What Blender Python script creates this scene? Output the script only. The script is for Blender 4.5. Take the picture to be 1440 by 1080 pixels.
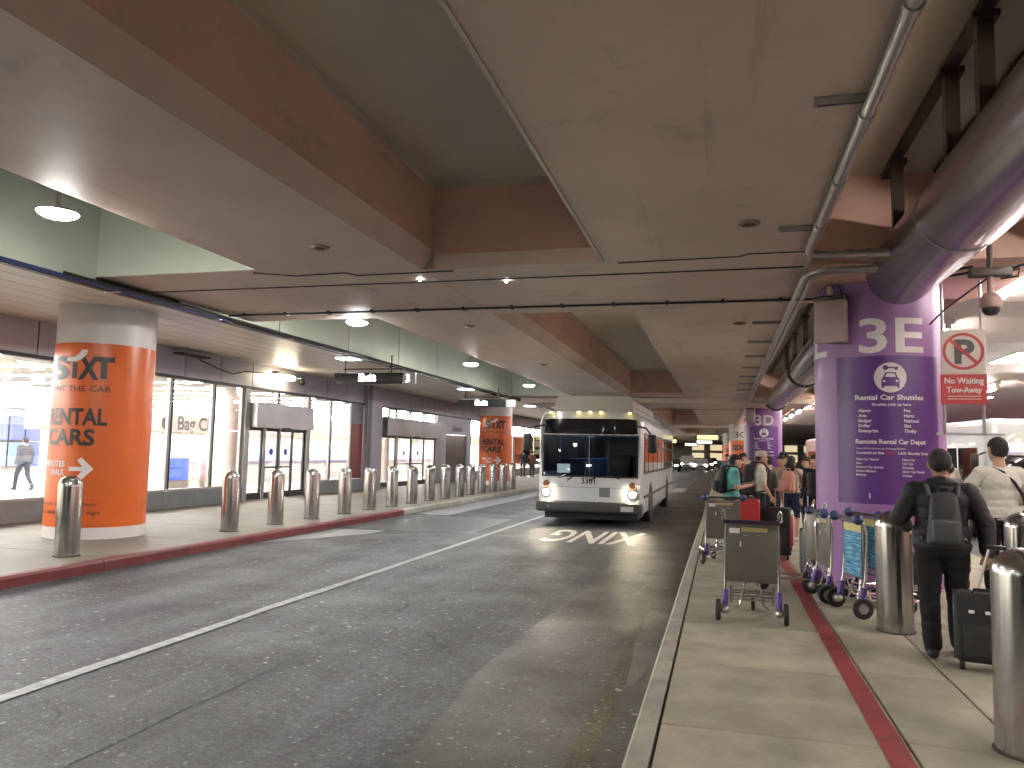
import bpy, bmesh, math, random
from mathutils import Matrix, Vector
R = math.radians
rng = random.Random(7)
scene = bpy.context.scene
COL = scene.collection
for o in list(bpy.data.objects):
    bpy.data.objects.remove(o, do_unlink=True)

# ------------------------------------------------------------------ camera, world, exposure
YAW, PITCH, ROLL = 0.267288, 0.087186, 0.021996
cam_d = bpy.data.cameras.new('camera')
cam = bpy.data.objects.new('camera', cam_d)
COL.objects.link(cam)
cam_d.sensor_fit = 'HORIZONTAL'
cam_d.sensor_width = 36.0
cam_d.lens = 36.0 * 1081.0 / 1440.0
cam_d.clip_start, cam_d.clip_end = 0.05, 2000
fw = Vector((-math.sin(YAW) * math.cos(PITCH), math.cos(YAW) * math.cos(PITCH), math.sin(PITCH)))
rt = fw.cross(Vector((0, 0, 1))).normalized()
up = rt.cross(fw)
rt2 = rt * math.cos(ROLL) + up * math.sin(ROLL)
up2 = up * math.cos(ROLL) - rt * math.sin(ROLL)
mw = Matrix((rt2, up2, -fw)).transposed().to_4x4()
mw.translation = Vector((0, 0, 1.78))
cam.matrix_world = mw
scene.camera = cam

world = bpy.data.worlds.new('World')
scene.world = world
world.use_nodes = True
wn, wl = world.node_tree.nodes, world.node_tree.links
bg = wn['Background']
sky = wn.new('ShaderNodeTexSky')
sky.sky_type = 'NISHITA'
sky.sun_disc = False
sky.sun_elevation = R(-4)
sky.sun_rotation = R(200)
wl.new(sky.outputs[0], bg.inputs[0])
bg.inputs[1].default_value = 0.05

scene.view_settings.view_transform = 'Standard'
scene.view_settings.look = 'None'
scene.view_settings.exposure = 1.15
scene.view_settings.gamma = 1.0
scene.render.engine = 'CYCLES'
scene.cycles.use_denoising = True
scene.cycles.max_bounces = 6
scene.cycles.diffuse_bounces = 3
scene.cycles.glossy_bounces = 3
scene.cycles.transparent_max_bounces = 12
scene.cycles.sample_clamp_indirect = 4.0
scene.cycles.caustics_reflective = False
scene.cycles.caustics_refractive = False

# lamp radiances
LAMP_L, BATTEN_L, DOWN_L, FLOOD_L, TUBE_L, TROF_L, IN_L, HEAD_L, BEAM_W = 300.0, 20.0, 20.0, 30.0, 60.0, 22.0, 125.0, 120.0, 26.0
# ------------------------------------------------------------------ materials
MATS = {}
def mat(name, col, rough=0.5, metal=0.0, var=0.12, scale=2.5, bump=0.0, bscale=60.0, rvar=0.0, spec=0.5, coat=0.0, stretch=None, objrand=0.0, aniso=0.0, stain=0.0):
    if name in MATS:
        return MATS[name]
    m = bpy.data.materials.new(name); m.use_nodes = True
    n, l = m.node_tree.nodes, m.node_tree.links
    b = n['Principled BSDF']
    b.inputs['Roughness'].default_value = rough
    b.inputs['Metallic'].default_value = metal
    b.inputs['Specular IOR Level'].default_value = spec
    b.inputs['Coat Weight'].default_value = coat
    b.inputs['Coat Roughness'].default_value = 0.05
    if aniso:
        b.inputs['Anisotropic'].default_value = aniso
    tc = n.new('ShaderNodeTexCoord')
    src = tc.outputs['Object']
    if stretch:
        mp = n.new('ShaderNodeMapping'); mp.inputs['Scale'].default_value = stretch
        l.new(src, mp.inputs[0]); src = mp.outputs[0]
    nz = n.new('ShaderNodeTexNoise'); nz.inputs['Scale'].default_value = scale; nz.inputs['Detail'].default_value = 6; nz.inputs['Roughness'].default_value = 0.62
    if objrand:
        oi = n.new('ShaderNodeObjectInfo'); nz.noise_dimensions = '4D'
        mm = n.new('ShaderNodeMath'); mm.operation = 'MULTIPLY'; mm.inputs[1].default_value = 40
        l.new(oi.outputs['Random'], mm.inputs[0]); l.new(mm.outputs[0], nz.inputs['W'])
    l.new(src, nz.inputs['Vector'])
    rp = n.new('ShaderNodeMapRange')
    rp.inputs['From Min'].default_value = 0.25; rp.inputs['From Max'].default_value = 0.75
    rp.inputs['To Min'].default_value = 1 - var; rp.inputs['To Max'].default_value = 1 + var
    l.new(nz.outputs['Fac'], rp.inputs['Value'])
    val = rp.outputs[0]
    if objrand:
        ar = n.new('ShaderNodeMapRange'); ar.inputs['To Min'].default_value = 1 - objrand; ar.inputs['To Max'].default_value = 1 + objrand
        l.new(oi.outputs['Random'], ar.inputs['Value'])
        mu = n.new('ShaderNodeMath'); mu.operation = 'MULTIPLY'; l.new(val, mu.inputs[0]); l.new(ar.outputs[0], mu.inputs[1]); val = mu.outputs[0]
    if stain:
        for sc_, lo_, hi_, st_ in ((0.9, 0.58, 0.70, None), (0.8, 0.60, 0.74, (5.0, 0.25, 1)), (26.0, 0.70, 0.76, None)):
            ns = n.new('ShaderNodeTexNoise'); ns.inputs['Scale'].default_value = sc_; ns.inputs['Detail'].default_value = 7; ns.inputs['Roughness'].default_value = 0.7
            if st_:
                ms = n.new('ShaderNodeMapping'); ms.inputs['Scale'].default_value = st_; l.new(src, ms.inputs[0]); l.new(ms.outputs[0], ns.inputs['Vector'])
            else: l.new(src, ns.inputs['Vector'])
            rs = n.new('ShaderNodeMapRange'); rs.inputs['From Min'].default_value = lo_; rs.inputs['From Max'].default_value = hi_; rs.inputs['To Min'].default_value = 1.0; rs.inputs['To Max'].default_value = 1 - stain
            l.new(ns.outputs['Fac'], rs.inputs['Value'])
            ml = n.new('ShaderNodeMath'); ml.operation = 'MULTIPLY'; l.new(val, ml.inputs[0]); l.new(rs.outputs[0], ml.inputs[1]); val = ml.outputs[0]
    vm = n.new('ShaderNodeVectorMath'); vm.operation = 'SCALE'; vm.inputs[0].default_value = col[:3]
    l.new(val, vm.inputs['Scale'])
    l.new(vm.outputs[0], b.inputs['Base Color'])
    if rvar:
        rr = n.new('ShaderNodeMapRange'); rr.inputs['From Min'].default_value = 0.3; rr.inputs['From Max'].default_value = 0.7
        rr.inputs['To Min'].default_value = max(0.03, rough - rvar); rr.inputs['To Max'].default_value = min(1, rough + rvar)
        l.new(nz.outputs['Fac'], rr.inputs['Value']); l.new(rr.outputs[0], b.inputs['Roughness'])
    if bump:
        nb = n.new('ShaderNodeTexNoise'); nb.inputs['Scale'].default_value = bscale; nb.inputs['Detail'].default_value = 4
        l.new(src, nb.inputs['Vector'])
        bp = n.new('ShaderNodeBump'); bp.inputs['Strength'].default_value = bump; bp.inputs['Distance'].default_value = 0.01
        l.new(nb.outputs['Fac'], bp.inputs['Height']); l.new(bp.outputs[0], b.inputs['Normal'])
    MATS[name] = m
    return m

def emis(name, col, strength):
    if name in MATS: return MATS[name]
    m = bpy.data.materials.new(name); m.use_nodes = True
    b = m.node_tree.nodes['Principled BSDF']
    b.inputs['Base Color'].default_value = (0.6, 0.6, 0.6, 1)
    b.inputs['Emission Color'].default_value = (*col, 1)
    b.inputs['Emission Strength'].default_value = strength
    MATS[name] = m
    return m

def glass(name, tint=(0.9, 0.95, 0.95), refl=1.0, rough=0.02):
    if name in MATS: return MATS[name]
    m = bpy.data.materials.new(name); m.use_nodes = True
    n, l = m.node_tree.nodes, m.node_tree.links
    n.remove(n['Principled BSDF'])
    t = n.new('ShaderNodeBsdfTransparent'); t.inputs[0].default_value = (*tint, 1)
    g = n.new('ShaderNodeBsdfGlossy'); g.inputs['Roughness'].default_value = rough
    fr = n.new('ShaderNodeFresnel'); fr.inputs[0].default_value = 1.5
    mu = n.new('ShaderNodeMath'); mu.operation = 'MULTIPLY'; mu.inputs[1].default_value = refl
    l.new(fr.outputs[0], mu.inputs[0])
    mx = n.new('ShaderNodeMixShader')
    l.new(mu.outputs[0], mx.inputs[0]); l.new(t.outputs[0], mx.inputs[1]); l.new(g.outputs[0], mx.inputs[2])
    l.new(mx.outputs[0], n['Material Output'].inputs[0])
    MATS[name] = m
    return m

def asphalt(name, base, spec_amt, rough, bump=0.45, spec=0.5):
    m = bpy.data.materials.new(name); m.use_nodes = True
    n, l = m.node_tree.nodes, m.node_tree.links
    b = n['Principled BSDF']; tc = n.new('ShaderNodeTexCoord'); P = tc.outputs['Object']
    def noise(sc, det=5, ro=0.6, vec=P):
        q = n.new('ShaderNodeTexNoise'); q.inputs['Scale'].default_value = sc; q.inputs['Detail'].default_value = det; q.inputs['Roughness'].default_value = ro
        l.new(vec, q.inputs['Vector']); return q.outputs['Fac']
    def rng_(v, a, b_, c, d):
        q = n.new('ShaderNodeMapRange'); q.inputs['From Min'].default_value = a; q.inputs['From Max'].default_value = b_
        q.inputs['To Min'].default_value = c; q.inputs['To Max'].default_value = d; l.new(v, q.inputs['Value']); return q.outputs[0]
    def mth(op, a, c):
        q = n.new('ShaderNodeMath'); q.operation = op
        for i, s in enumerate((a, c)):
            if isinstance(s, (int, float)): q.inputs[i].default_value = s
            else: l.new(s, q.inputs[i])
        return q.outputs[0]
    mp = n.new('ShaderNodeMapping'); mp.inputs['Scale'].default_value = (1.0, 0.12, 1); l.new(P, mp.inputs[0])
    big = rng_(noise(0.5), 0.3, 0.7, 0.72, 1.3)
    tracks = rng_(noise(1.6, 4, 0.6, mp.outputs[0]), 0.3, 0.7, 0.58, 1.36)
    fine = rng_(noise(55, 3), 0.3, 0.7, 0.6, 1.4)
    grit = rng_(noise(160, 2), 0.35, 0.65, 0.75, 1.25)
    mid = mth('MULTIPLY', rng_(noise(13, 4, 0.7), 0.3, 0.7, 0.62, 1.38), rng_(noise(28, 3, 0.7), 0.3, 0.7, 0.7, 1.3))
    k = mth('MULTIPLY', mth('MULTIPLY', mth('MULTIPLY', big, tracks), mid), mth('MULTIPLY', fine, grit))
    # trodden gum spots and bits: small flat pale blobs
    tot = None
    for sc, th, pick in ((1.3, 0.05, 0.26), (3.6, 0.09, 0.40), (8.0, 0.14, 0.38), (17.0, 0.20, 0.30)):
        dn = n.new('ShaderNodeTexNoise'); dn.inputs['Scale'].default_value = 20; l.new(P, dn.inputs['Vector'])
        ad = n.new('ShaderNodeVectorMath'); ad.operation = 'MULTIPLY_ADD'; ad.inputs[1].default_value = (0.06, 0.06, 0)
        l.new(dn.outputs['Color'], ad.inputs[0]); l.new(P, ad.inputs[2])
        v = n.new('ShaderNodeTexVoronoi'); v.inputs['Scale'].default_value = sc; v.voronoi_dimensions = '2D'; l.new(ad.outputs[0], v.inputs['Vector'])
        sp = n.new('ShaderNodeSeparateColor'); l.new(v.outputs['Color'], sp.inputs[0])
        r1 = mth('LESS_THAN', v.outputs['Distance'], mth('MULTIPLY', sp.outputs[1], th))
        r2 = mth('LESS_THAN', sp.outputs[0], pick)
        s = mth('MULTIPLY', mth('MULTIPLY', r1, r2), mth('ADD', sp.outputs[2], 0.15))
        tot = s if tot is None else mth('MAXIMUM', tot, s)
    tot = mth('MULTIPLY', tot, rng_(noise(0.33), 0.38, 0.60, 0.30, 1.0))
    oil = rng_(noise(2.2, 5, 0.7), 0.60, 0.72, 1.0, 0.62)
    k = mth('MULTIPLY', k, oil)
    # thin cracks
    cv = n.new('ShaderNodeTexVoronoi'); cv.feature = 'DISTANCE_TO_EDGE'; cv.inputs['Scale'].default_value = 0.35; cv.voronoi_dimensions = '2D'
    wn_ = n.new('ShaderNodeTexNoise'); wn_.inputs['Scale'].default_value = 1.5; wn_.inputs['Detail'].default_value = 6; l.new(P, wn_.inputs['Vector'])
    ad = n.new('ShaderNodeVectorMath'); ad.operation = 'MULTIPLY_ADD'; ad.inputs[1].default_value = (0.8, 0.8, 0); l.new(wn_.outputs['Color'], ad.inputs[0]); l.new(P, ad.inputs[2])
    l.new(ad.outputs[0], cv.inputs['Vector'])
    crk = mth('MULTIPLY', mth('LESS_THAN', cv.outputs['Distance'], 0.004), rng_(noise(0.4), 0.48, 0.55, 0, 1))
    k = mth('MULTIPLY', k, mth('SUBTRACT', 1.0, mth('MULTIPLY', crk, 0.7)))
    vm = n.new('ShaderNodeVectorMath'); vm.operation = 'SCALE'; vm.inputs[0].default_value = base; l.new(k, vm.inputs['Scale'])
    mx = n.new('ShaderNodeMix'); mx.data_type = 'RGBA'; mx.inputs['B'].default_value = (0.36, 0.36, 0.33, 1)
    l.new(mth('MULTIPLY', tot, spec_amt), mx.inputs['Factor']); l.new(vm.outputs[0], mx.inputs['A'])
    l.new(mx.outputs['Result'], b.inputs['Base Color'])
    l.new(rng_(noise(0.9), 0.3, 0.7, rough - 0.12, rough + 0.12), b.inputs['Roughness'])
    bp = n.new('ShaderNodeBump'); b.inputs['Specular IOR Level'].default_value = spec
    bp.inputs['Strength'].default_value = bump; bp.inputs['Distance'].default_value = 0.01
    l.new(mth('SUBTRACT', noise(70, 4, 0.7), mth('MULTIPLY', crk, 0.8)), bp.inputs['Height']); l.new(bp.outputs[0], b.inputs['Normal'])
    MATS[name] = m
    return m

M_ASPH = asphalt('asphalt', (0.066, 0.067, 0.073), 1.0, 0.60, 0.5, 0.28)
M_ASPH2 = asphalt('asphalt_dark', (0.036, 0.032, 0.025), 0.9, 0.44, 0.7, 0.35)
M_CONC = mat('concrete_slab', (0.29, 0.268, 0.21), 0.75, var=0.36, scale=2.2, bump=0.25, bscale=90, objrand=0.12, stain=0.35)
M_KERB = mat('kerb_concrete', (0.30, 0.285, 0.245), 0.75, var=0.4, scale=3.5, bump=0.4, bscale=60, objrand=0.08)
M_KRED = mat('kerb_red_paint', (0.105, 0.008, 0.012), 0.55, var=0.35, scale=3, bump=0.3)
M_RED = mat('red_stripe_paint', (0.20, 0.022, 0.022), 0.6, var=0.35, scale=5, bump=0.2)
M_WHITEP = mat('white_road_paint', (0.27, 0.275, 0.275), 0.6, var=0.45, scale=11, bump=0.3, stain=0.45)
M_FADED = asphalt('faded_road_paint', (0.085, 0.087, 0.09), 0.9, 0.62, 0.5, 0.25)
M_YELP = asphalt('faded_yellow_paint', (0.068, 0.058, 0.030), 0.9, 0.55, 0.5, 0.3)
M_CEIL = mat('ceiling_plaster', (0.70, 0.585, 0.51), 0.55, var=0.13, scale=0.7, bump=0.06, bscale=8, stain=0.28)
M_CEILW = mat('beam_red_lit_plaster', (0.86, 0.58, 0.48), 0.7, var=0.14, scale=0.8, bump=0.06, bscale=8, stain=0.3)  # plaster tinted pink to carry the reddish light on coffer and recess sides
M_COFF = mat('coffer_paint', (0.70, 0.63, 0.53), 0.6, var=0.15, scale=0.6, bump=0.05, bscale=6)
M_TROUGH = mat('trough_panel', (0.66, 0.70, 0.60), 0.5, var=0.06, scale=1.0)
M_SOFF = mat('soffit_plank', (0.68, 0.62, 0.55), 0.34, var=0.06, scale=2.0, objrand=0.07, stretch=(3, 0.3, 1))
M_DARK = mat('dark_metal', (0.02, 0.02, 0.022), 0.45, var=0.2)
M_BLACK = mat('black_plastic', (0.012, 0.012, 0.013), 0.4, var=0.2)
M_RUB = mat('tyre_rubber', (0.018, 0.018, 0.018), 0.8, var=0.2)
M_BRONZE = mat('brown_steel', (0.045, 0.032, 0.025), 0.5, var=0.3)
M_ALU = mat('brushed_aluminium', (0.55, 0.55, 0.55), 0.32, metal=0.85, var=0.1, stretch=(20, 20, 0.6))
M_STEEL = mat('brushed_stainless', (0.46, 0.45, 0.43), 0.20, metal=1.0, var=0.16, scale=3, stretch=(9, 9, 0.4), rvar=0.05, objrand=0.08, stain=0.22)
M_CHROME = mat('chrome_tube', (0.72, 0.72, 0.70), 0.16, metal=1.0, var=0.08)
M_DUCT = mat('galvanised_duct', (0.40, 0.38, 0.42), 0.25, metal=0.9, var=0.06, scale=0.8)
M_PIPE = mat('grey_conduit', (0.38, 0.37, 0.37), 0.32, metal=0.7, var=0.15)
M_PANEL = mat('lavender_metal_panel', (0.36, 0.35, 0.40), 0.42, metal=0.25, var=0.06, objrand=0.06)
M_PLINTH = mat('grey_stone_plinth', (0.22, 0.23, 0.23), 0.35, var=0.18, scale=3, objrand=0.08)
M_FRAME = mat('window_frame_metal', (0.42, 0.41, 0.40), 0.4, metal=0.5, var=0.08)
M_GASK = mat('black_gasket', (0.012, 0.012, 0.012), 0.5)
M_GLASS = glass('window_glass', (0.96, 0.97, 0.96), 0.45, 0.0)
M_INW = mat('interior_wall', (0.86, 0.82, 0.76), 0.6, var=0.03)
M_INF = mat('interior_floor', (0.62, 0.58, 0.52), 0.18, var=0.06)
M_CREAM = mat('column_cream_paint', (0.62, 0.57, 0.55), 0.4, var=0.05)
M_ORANGE = mat('orange_vinyl', (0.60, 0.115, 0.018), 0.34, var=0.05)
M_LILAC = mat('lilac_vinyl', (0.30, 0.155, 0.37), 0.42, var=0.05)
M_PURPLE = mat('purple_vinyl', (0.085, 0.022, 0.17), 0.36, var=0.06)
M_WTXT = mat('white_vinyl', (0.75, 0.70, 0.70), 0.4, var=0.03)
M_KTXT = mat('black_vinyl', (0.018, 0.016, 0.016), 0.4, var=0.1)
ORD = ['first', 'second', 'third', 'fourth', 'fifth', 'sixth', 'seventh', 'eighth', 'ninth', 'tenth', 'eleventh', 'twelfth', 'thirteenth', 'fourteenth', 'fifteenth', 'sixteenth']
M_RTXT = mat('red_vinyl', (0.45, 0.02, 0.03), 0.4, var=0.05)

# ------------------------------------------------------------------ mesh helpers
class MB:
    def __init__(s):
        s.v, s.f, s.m, s.sm = [], [], [], []
    def add(s, vs, fs, mi=0, smooth=False, mtx=None):
        b = len(s.v)
        s.v += [tuple(mtx @ Vector(p)) for p in vs] if mtx is not None else [tuple(p) for p in vs]
        for f in fs:
            s.f.append(tuple(b + i for i in f)); s.m.append(mi); s.sm.append(smooth)
        return s
    def box(s, x0, x1, y0, y1, z0, z1, mi=0, mtx=None):
        vs = [(x0, y0, z0), (x1, y0, z0), (x1, y1, z0), (x0, y1, z0), (x0, y0, z1), (x1, y0, z1), (x1, y1, z1), (x0, y1, z1)]
        return s.add(vs, [(3, 2, 1, 0), (4, 5, 6, 7), (0, 1, 5, 4), (1, 2, 6, 5), (2, 3, 7, 6), (3, 0, 4, 7)], mi, False, mtx)
    def rbox(s, x0, x1, y0, y1, z0, z1, r=0.02, seg=2, mi=0, mtx=None, smooth=True):
        bm = bmesh.new()
        bmesh.ops.create_cube(bm, size=1, matrix=Matrix.Translation(((x0 + x1) / 2, (y0 + y1) / 2, (z0 + z1) / 2)) @ Matrix.Diagonal((x1 - x0, y1 - y0, z1 - z0, 1)))
        bmesh.ops.bevel(bm, geom=bm.edges[:], offset=r, segments=seg, profile=0.5, affect='EDGES')
        return s.addbm(bm, mi, smooth, mtx)
    def addbm(s, bm, mi=0, smooth=False, mtx=None):
        bm.verts.index_update()
        s.add([v.co.copy() for v in bm.verts], [[v.index for v in f.verts] for f in bm.faces], mi, smooth, mtx)
        bm.free(); return s
    def lathe(s, prof, n=24, mi=0, smooth=True, mtx=None, a0=0, a1=2 * math.pi, cap=True):
        full = abs(a1 - a0 - 2 * math.pi) < 1e-6
        k = n if full else n + 1
        vs, fs = [], []
        for (r, z) in prof:
            for i in range(k):
                a = a0 + (a1 - a0) * i / n
                vs.append((r * math.cos(a), r * math.sin(a), z))
        for j in range(len(prof) - 1):
            for i in range(n):
                i2 = (i + 1) % k
                fs.append((j * k + i, j * k + i2, (j + 1) * k + i2, (j + 1) * k + i))
        if full and cap:
            if prof[0][0] > 1e-5: fs.append(tuple(range(k - 1, -1, -1)))
            if prof[-1][0] > 1e-5: fs.append(tuple((len(prof) - 1) * k + i for i in range(k)))
        return s.add(vs, fs, mi, smooth, mtx)
    def tube(s, pts, r, n=8, mi=0, smooth=True, mtx=None, closed=False):
        pts = [Vector(p) for p in pts]
        rs = r if isinstance(r, (list, tuple)) else [r] * len(pts)
        vs, fs = [], []
        prev = None
        for i, p in enumerate(pts):
            if closed: t = pts[(i + 1) % len(pts)] - pts[i - 1]
            else: t = pts[min(i + 1, len(pts) - 1)] - pts[max(i - 1, 0)]
            t.normalize()
            if prev is None:
                u = t.orthogonal().normalized()
            else:
                u = (prev - t * prev.dot(t)).normalized()
            prev = u
            w = t.cross(u)
            for k in range(n):
                a = 2 * math.pi * k / n
                vs.append(p + (u * math.cos(a) + w * math.sin(a)) * rs[i])
        L = len(pts)
        for i in range(L if closed else L - 1):
            j = (i + 1) % L
            for k in range(n):
                k2 = (k + 1) % n
                fs.append((i * n + k, i * n + k2, j * n + k2, j * n + k))
        if not closed:
            fs.append(tuple(range(n - 1, -1, -1))); fs.append(tuple((L - 1) * n + k for k in range(n)))
        return s.add(vs, fs, mi, smooth, mtx)
    def sphere(s, c, r, n=16, m=10, mi=0, mtx=None):
        r = r if isinstance(r, (list, tuple)) else (r, r, r)
        vs, fs = [], []
        for j in range(m + 1):
            th = math.pi * j / m
            for i in range(n):
                a = 2 * math.pi * i / n
                vs.append((c[0] + r[0] * math.sin(th) * math.cos(a), c[1] + r[1] * math.sin(th) * math.sin(a), c[2] - r[2] * math.cos(th)))
        for j in range(m):
            for i in range(n):
                i2 = (i + 1) % n
                fs.append((j * n + i, j * n + i2, (j + 1) * n + i2, (j + 1) * n + i))
        return s.add(vs, fs, mi, True, mtx)
    def prism(s, poly, axis, a, b, mi=0, smooth=False, mtx=None):
        # poly: 2-D points; axis 'x','y','z' = extrusion axis
        def p3(q, t):
            return {'x': (t, q[0], q[1]), 'y': (q[0], t, q[1]), 'z': (q[0], q[1], t)}[axis]
        n = len(poly)
        vs = [p3(q, a) for q in poly] + [p3(q, b) for q in poly]
        fs = [tuple(range(n - 1, -1, -1)), tuple(range(n, 2 * n))] + [(i, (i + 1) % n, n + (i + 1) % n, n + i) for i in range(n)]
        return s.add(vs, fs, mi, smooth, mtx)
    def curved(s, R_, a0, a1, z0, z1, n=24, mi=0):
        # patch on a cylinder, angle 0 faces -Y, growing to the viewer's right
        vs, fs = [], []
        for i in range(n + 1):
            a = a0 + (a1 - a0) * i / n
            for z in (z0, z1): vs.append((R_ * math.sin(a), -R_ * math.cos(a), z))
        for i in range(n): fs.append((2 * i, 2 * i + 2, 2 * i + 3, 2 * i + 1))
        return s.add(vs, fs, mi, True)
    def mesh(s, name, mats):
        me = bpy.data.meshes.new(name)
        me.from_pydata(s.v, [], s.f)
        for m in (mats if isinstance(mats, (list, tuple)) else [mats]): me.materials.append(m)
        me.polygons.foreach_set('material_index', s.m)
        me.polygons.foreach_set('use_smooth', s.sm)
        bm = bmesh.new(); bm.from_mesh(me)
        bmesh.ops.recalc_face_normals(bm, faces=bm.faces[:]); bm.to_mesh(me); bm.free()
        if any(s.sm):
            me.set_sharp_from_angle(angle=R(42))
        me.update()
        return me
    def build(s, name, mats, parent=None, loc=(0, 0, 0), rotz=0.0):
        return link(name, s.mesh(name, mats), parent, loc, rotz)

def link(name, me, parent=None, loc=(0, 0, 0), rotz=0.0):
    o = bpy.data.objects.new(name, me)
    COL.objects.link(o)
    o.location = loc; o.rotation_euler = (0, 0, rotz)
    if parent is not None: o.parent = parent
    return o
def tag(o, label, cat, group=None):
    o['label'] = label; o['category'] = cat
    if group: o['group'] = group
    return o
def thing(name, label, cat, loc=(0, 0, 0), rotz=0.0, group=None):
    o = bpy.data.objects.new(name, None); COL.objects.link(o)
    o.empty_display_size = 0.1
    o.location = loc; o.rotation_euler = (0, 0, rotz)
    return tag(o, label, cat, group)
def struct(o, kind='structure'):
    o['kind'] = kind; return o
KIDS = {}
def copy_tree(o, parent=None, loc=None, rotz=None, label=None):
    c = o.copy(); COL.objects.link(c)
    if parent is not None: c.parent = parent
    for ch in [x for x in bpy.data.objects if x.parent is o]: copy_tree(ch, c)
    if loc is not None: c.location = loc
    if rotz is not None: c.rotation_euler = (0, 0, rotz)
    if label: c['label'] = label
    return c
def one(fn, *a, **k):
    m = MB(); getattr(m, fn)(*a, **k); return m
def box(name, b, m, parent=None, **k):
    return one('box', *b).build(name, m, parent, **k)
def arc(c, r, a0, a1, n=6, plane='yz', fix=0.0):
    out = []
    for i in range(n + 1):
        a = R(a0 + (a1 - a0) * i / n); p, q = c[0] + r * math.cos(a), c[1] + r * math.sin(a)
        out.append({'yz': (fix, p, q), 'xz': (p, fix, q), 'xy': (p, q, fix)}[plane])
    return out

# lettering: built-in font to flat faces
def text_bm(s, size, bold=0.0, align='CENTER', shear=0.0, spacing=1.0, wx=1.0):
    cu = bpy.data.curves.new('lettering', 'FONT')
    cu.body = s; cu.size = size; cu.align_x = align; cu.offset = bold * size; cu.shear = shear; cu.space_character = spacing
    cu.resolution_u = 3
    ob = bpy.data.objects.new('lettering', cu); COL.objects.link(ob)
    dg = bpy.context.evaluated_depsgraph_get()
    me = bpy.data.meshes.new_from_object(ob.evaluated_get(dg))
    bpy.data.objects.remove(ob, do_unlink=True); bpy.data.curves.remove(cu)
    bm = bmesh.new(); bm.from_mesh(me); bpy.data.meshes.remove(me)
    for v in bm.verts: v.co.x *= wx
    return bm
def text_flat(name, s, size, m, parent, mtx, bold=0.02, **k):
    mb = MB(); mb.addbm(text_bm(s, size, bold, **k), 0, False, mtx)
    return mb.build(name, m, parent)
FRONT = Matrix.Rotation(R(90), 4, 'X')      # text upright in the xz plane, read from -Y
def wrap_bm(bm, R_, step=0.04):
    xs = [v.co.x for v in bm.verts]
    if not xs: return bm
    x = math.floor(min(xs) / step) * step
    while x < max(xs):
        bmesh.ops.bisect_plane(bm, geom=bm.verts[:] + bm.edges[:] + bm.faces[:], plane_co=(x, 0, 0), plane_no=(1, 0, 0))
        x += step
    for v in bm.verts:
        a = v.co.x / R_; z = v.co.y
        v.co = Vector((R_ * math.sin(a), -R_ * math.cos(a), z))
    return bm
def text_wrap(name, s, size, m, parent, R_, x, z, bold=0.02, rotz=0.0, **k):
    bm = text_bm(s, size, bold, **k)
    for v in bm.verts: v.co.x += x; v.co.y += z
    wrap_bm(bm, R_)
    return MB().addbm(bm).build(name, m, parent, rotz=rotz)
def shape_wrap(name, poly, m, parent, R_, rotz=0.0):
    bm = bmesh.new(); bm.faces.new([bm.verts.new((p[0], p[1], 0)) for p in poly]).normal_update()
    bmesh.ops.triangulate(bm, faces=bm.faces[:])
    wrap_bm(bm, R_)
    return MB().addbm(bm).build(name, m, parent, rotz=rotz)
# ================================================================== SETTING: ground, road, pavements
Y0, YF = -9.0, 170.0
struct(box('ground', (-120, 120, -60, 320, -0.6, -0.02), M_ASPH2))
struct(box('road', (-8.27, -0.53, Y0, YF, -0.015, 0.0), M_ASPH))
def sheet(name, poly, z, m, parent=None):
    return MB().add([(x, y, z) for x, y in poly], [tuple(range(len(poly)))]).build(name, m, parent)
# dark resurfaced strip along the right kerb with a ragged edge
edge = []
y = Y0
while y < YF:
    edge.append((-1.80 + rng.uniform(-0.05, 0.05) + 0.06 * math.sin(y * 0.7), y)); y += 0.45
struct(sheet('road_patch', [(-0.535, Y0)] + [(-0.535, YF)] + edge[::-1], 0.004, M_ASPH2))
M_CPATCH = mat('concrete_patch', (0.21, 0.21, 0.22), 0.5, var=0.2, scale=3, bump=0.3)
struct(sheet('road_patch', [(-8.2, 12.6), (-7.1, 14.9), (-7.05, 15.6), (-8.2, 15.5)], 0.004, M_CPATCH))
struct(sheet('road_patch', [(-8.2, 20.0), (-7.2, 20.0), (-7.2, 60), (-8.2, 60)], 0.004, M_CPATCH))
struct(sheet('road_patch', [(-8.2, 15.8), (-5.2, 15.9), (-5.3, 19.6), (-8.2, 19.7)], 0.004, mat('asphalt_fresh', (0.05, 0.052, 0.056), 0.42, var=0.3, scale=5, bump=0.4)))
# painted lines
def line(name, x0, x1, ya, yb, m, jag=0.012, z=0.008):
    L, Rr, yy = [], [], ya
    while yy <= yb:
        L.append((x0 + rng.uniform(-jag, jag), yy)); Rr.append((x1 + rng.uniform(-jag, jag), yy)); yy += 0.5
    vs = [(x, q, z) for x, q in L] + [(x, q, z) for x, q in Rr]
    k = len(L)
    return struct(MB().add(vs, [(i, i + 1, k + i + 1, k + i) for i in range(k - 1)]).build(name, m))
line('lane_line', -4.86, -4.74, Y0, 90, M_WHITEP)
line('faded_lane_line', -3.64, -3.48, Y0, 11.0, M_FADED, 0.012, 0.003)
line('yellow_line', -0.87, -0.72, Y0, 7.6, M_YELP, 0.012, 0.0065)
line('gutter_line', -8.24, -8.17, Y0, 70, M_FADED, 0.01)
for k in range(5):
    struct(sheet('crosswalk_bar', [(-2.35 - 1.3 * k, 38), (-1.75 - 1.3 * k, 38), (-1.75 - 1.3 * k, 42), (-2.35 - 1.3 * k, 42)], 0.008, M_WHITEP))
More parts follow.
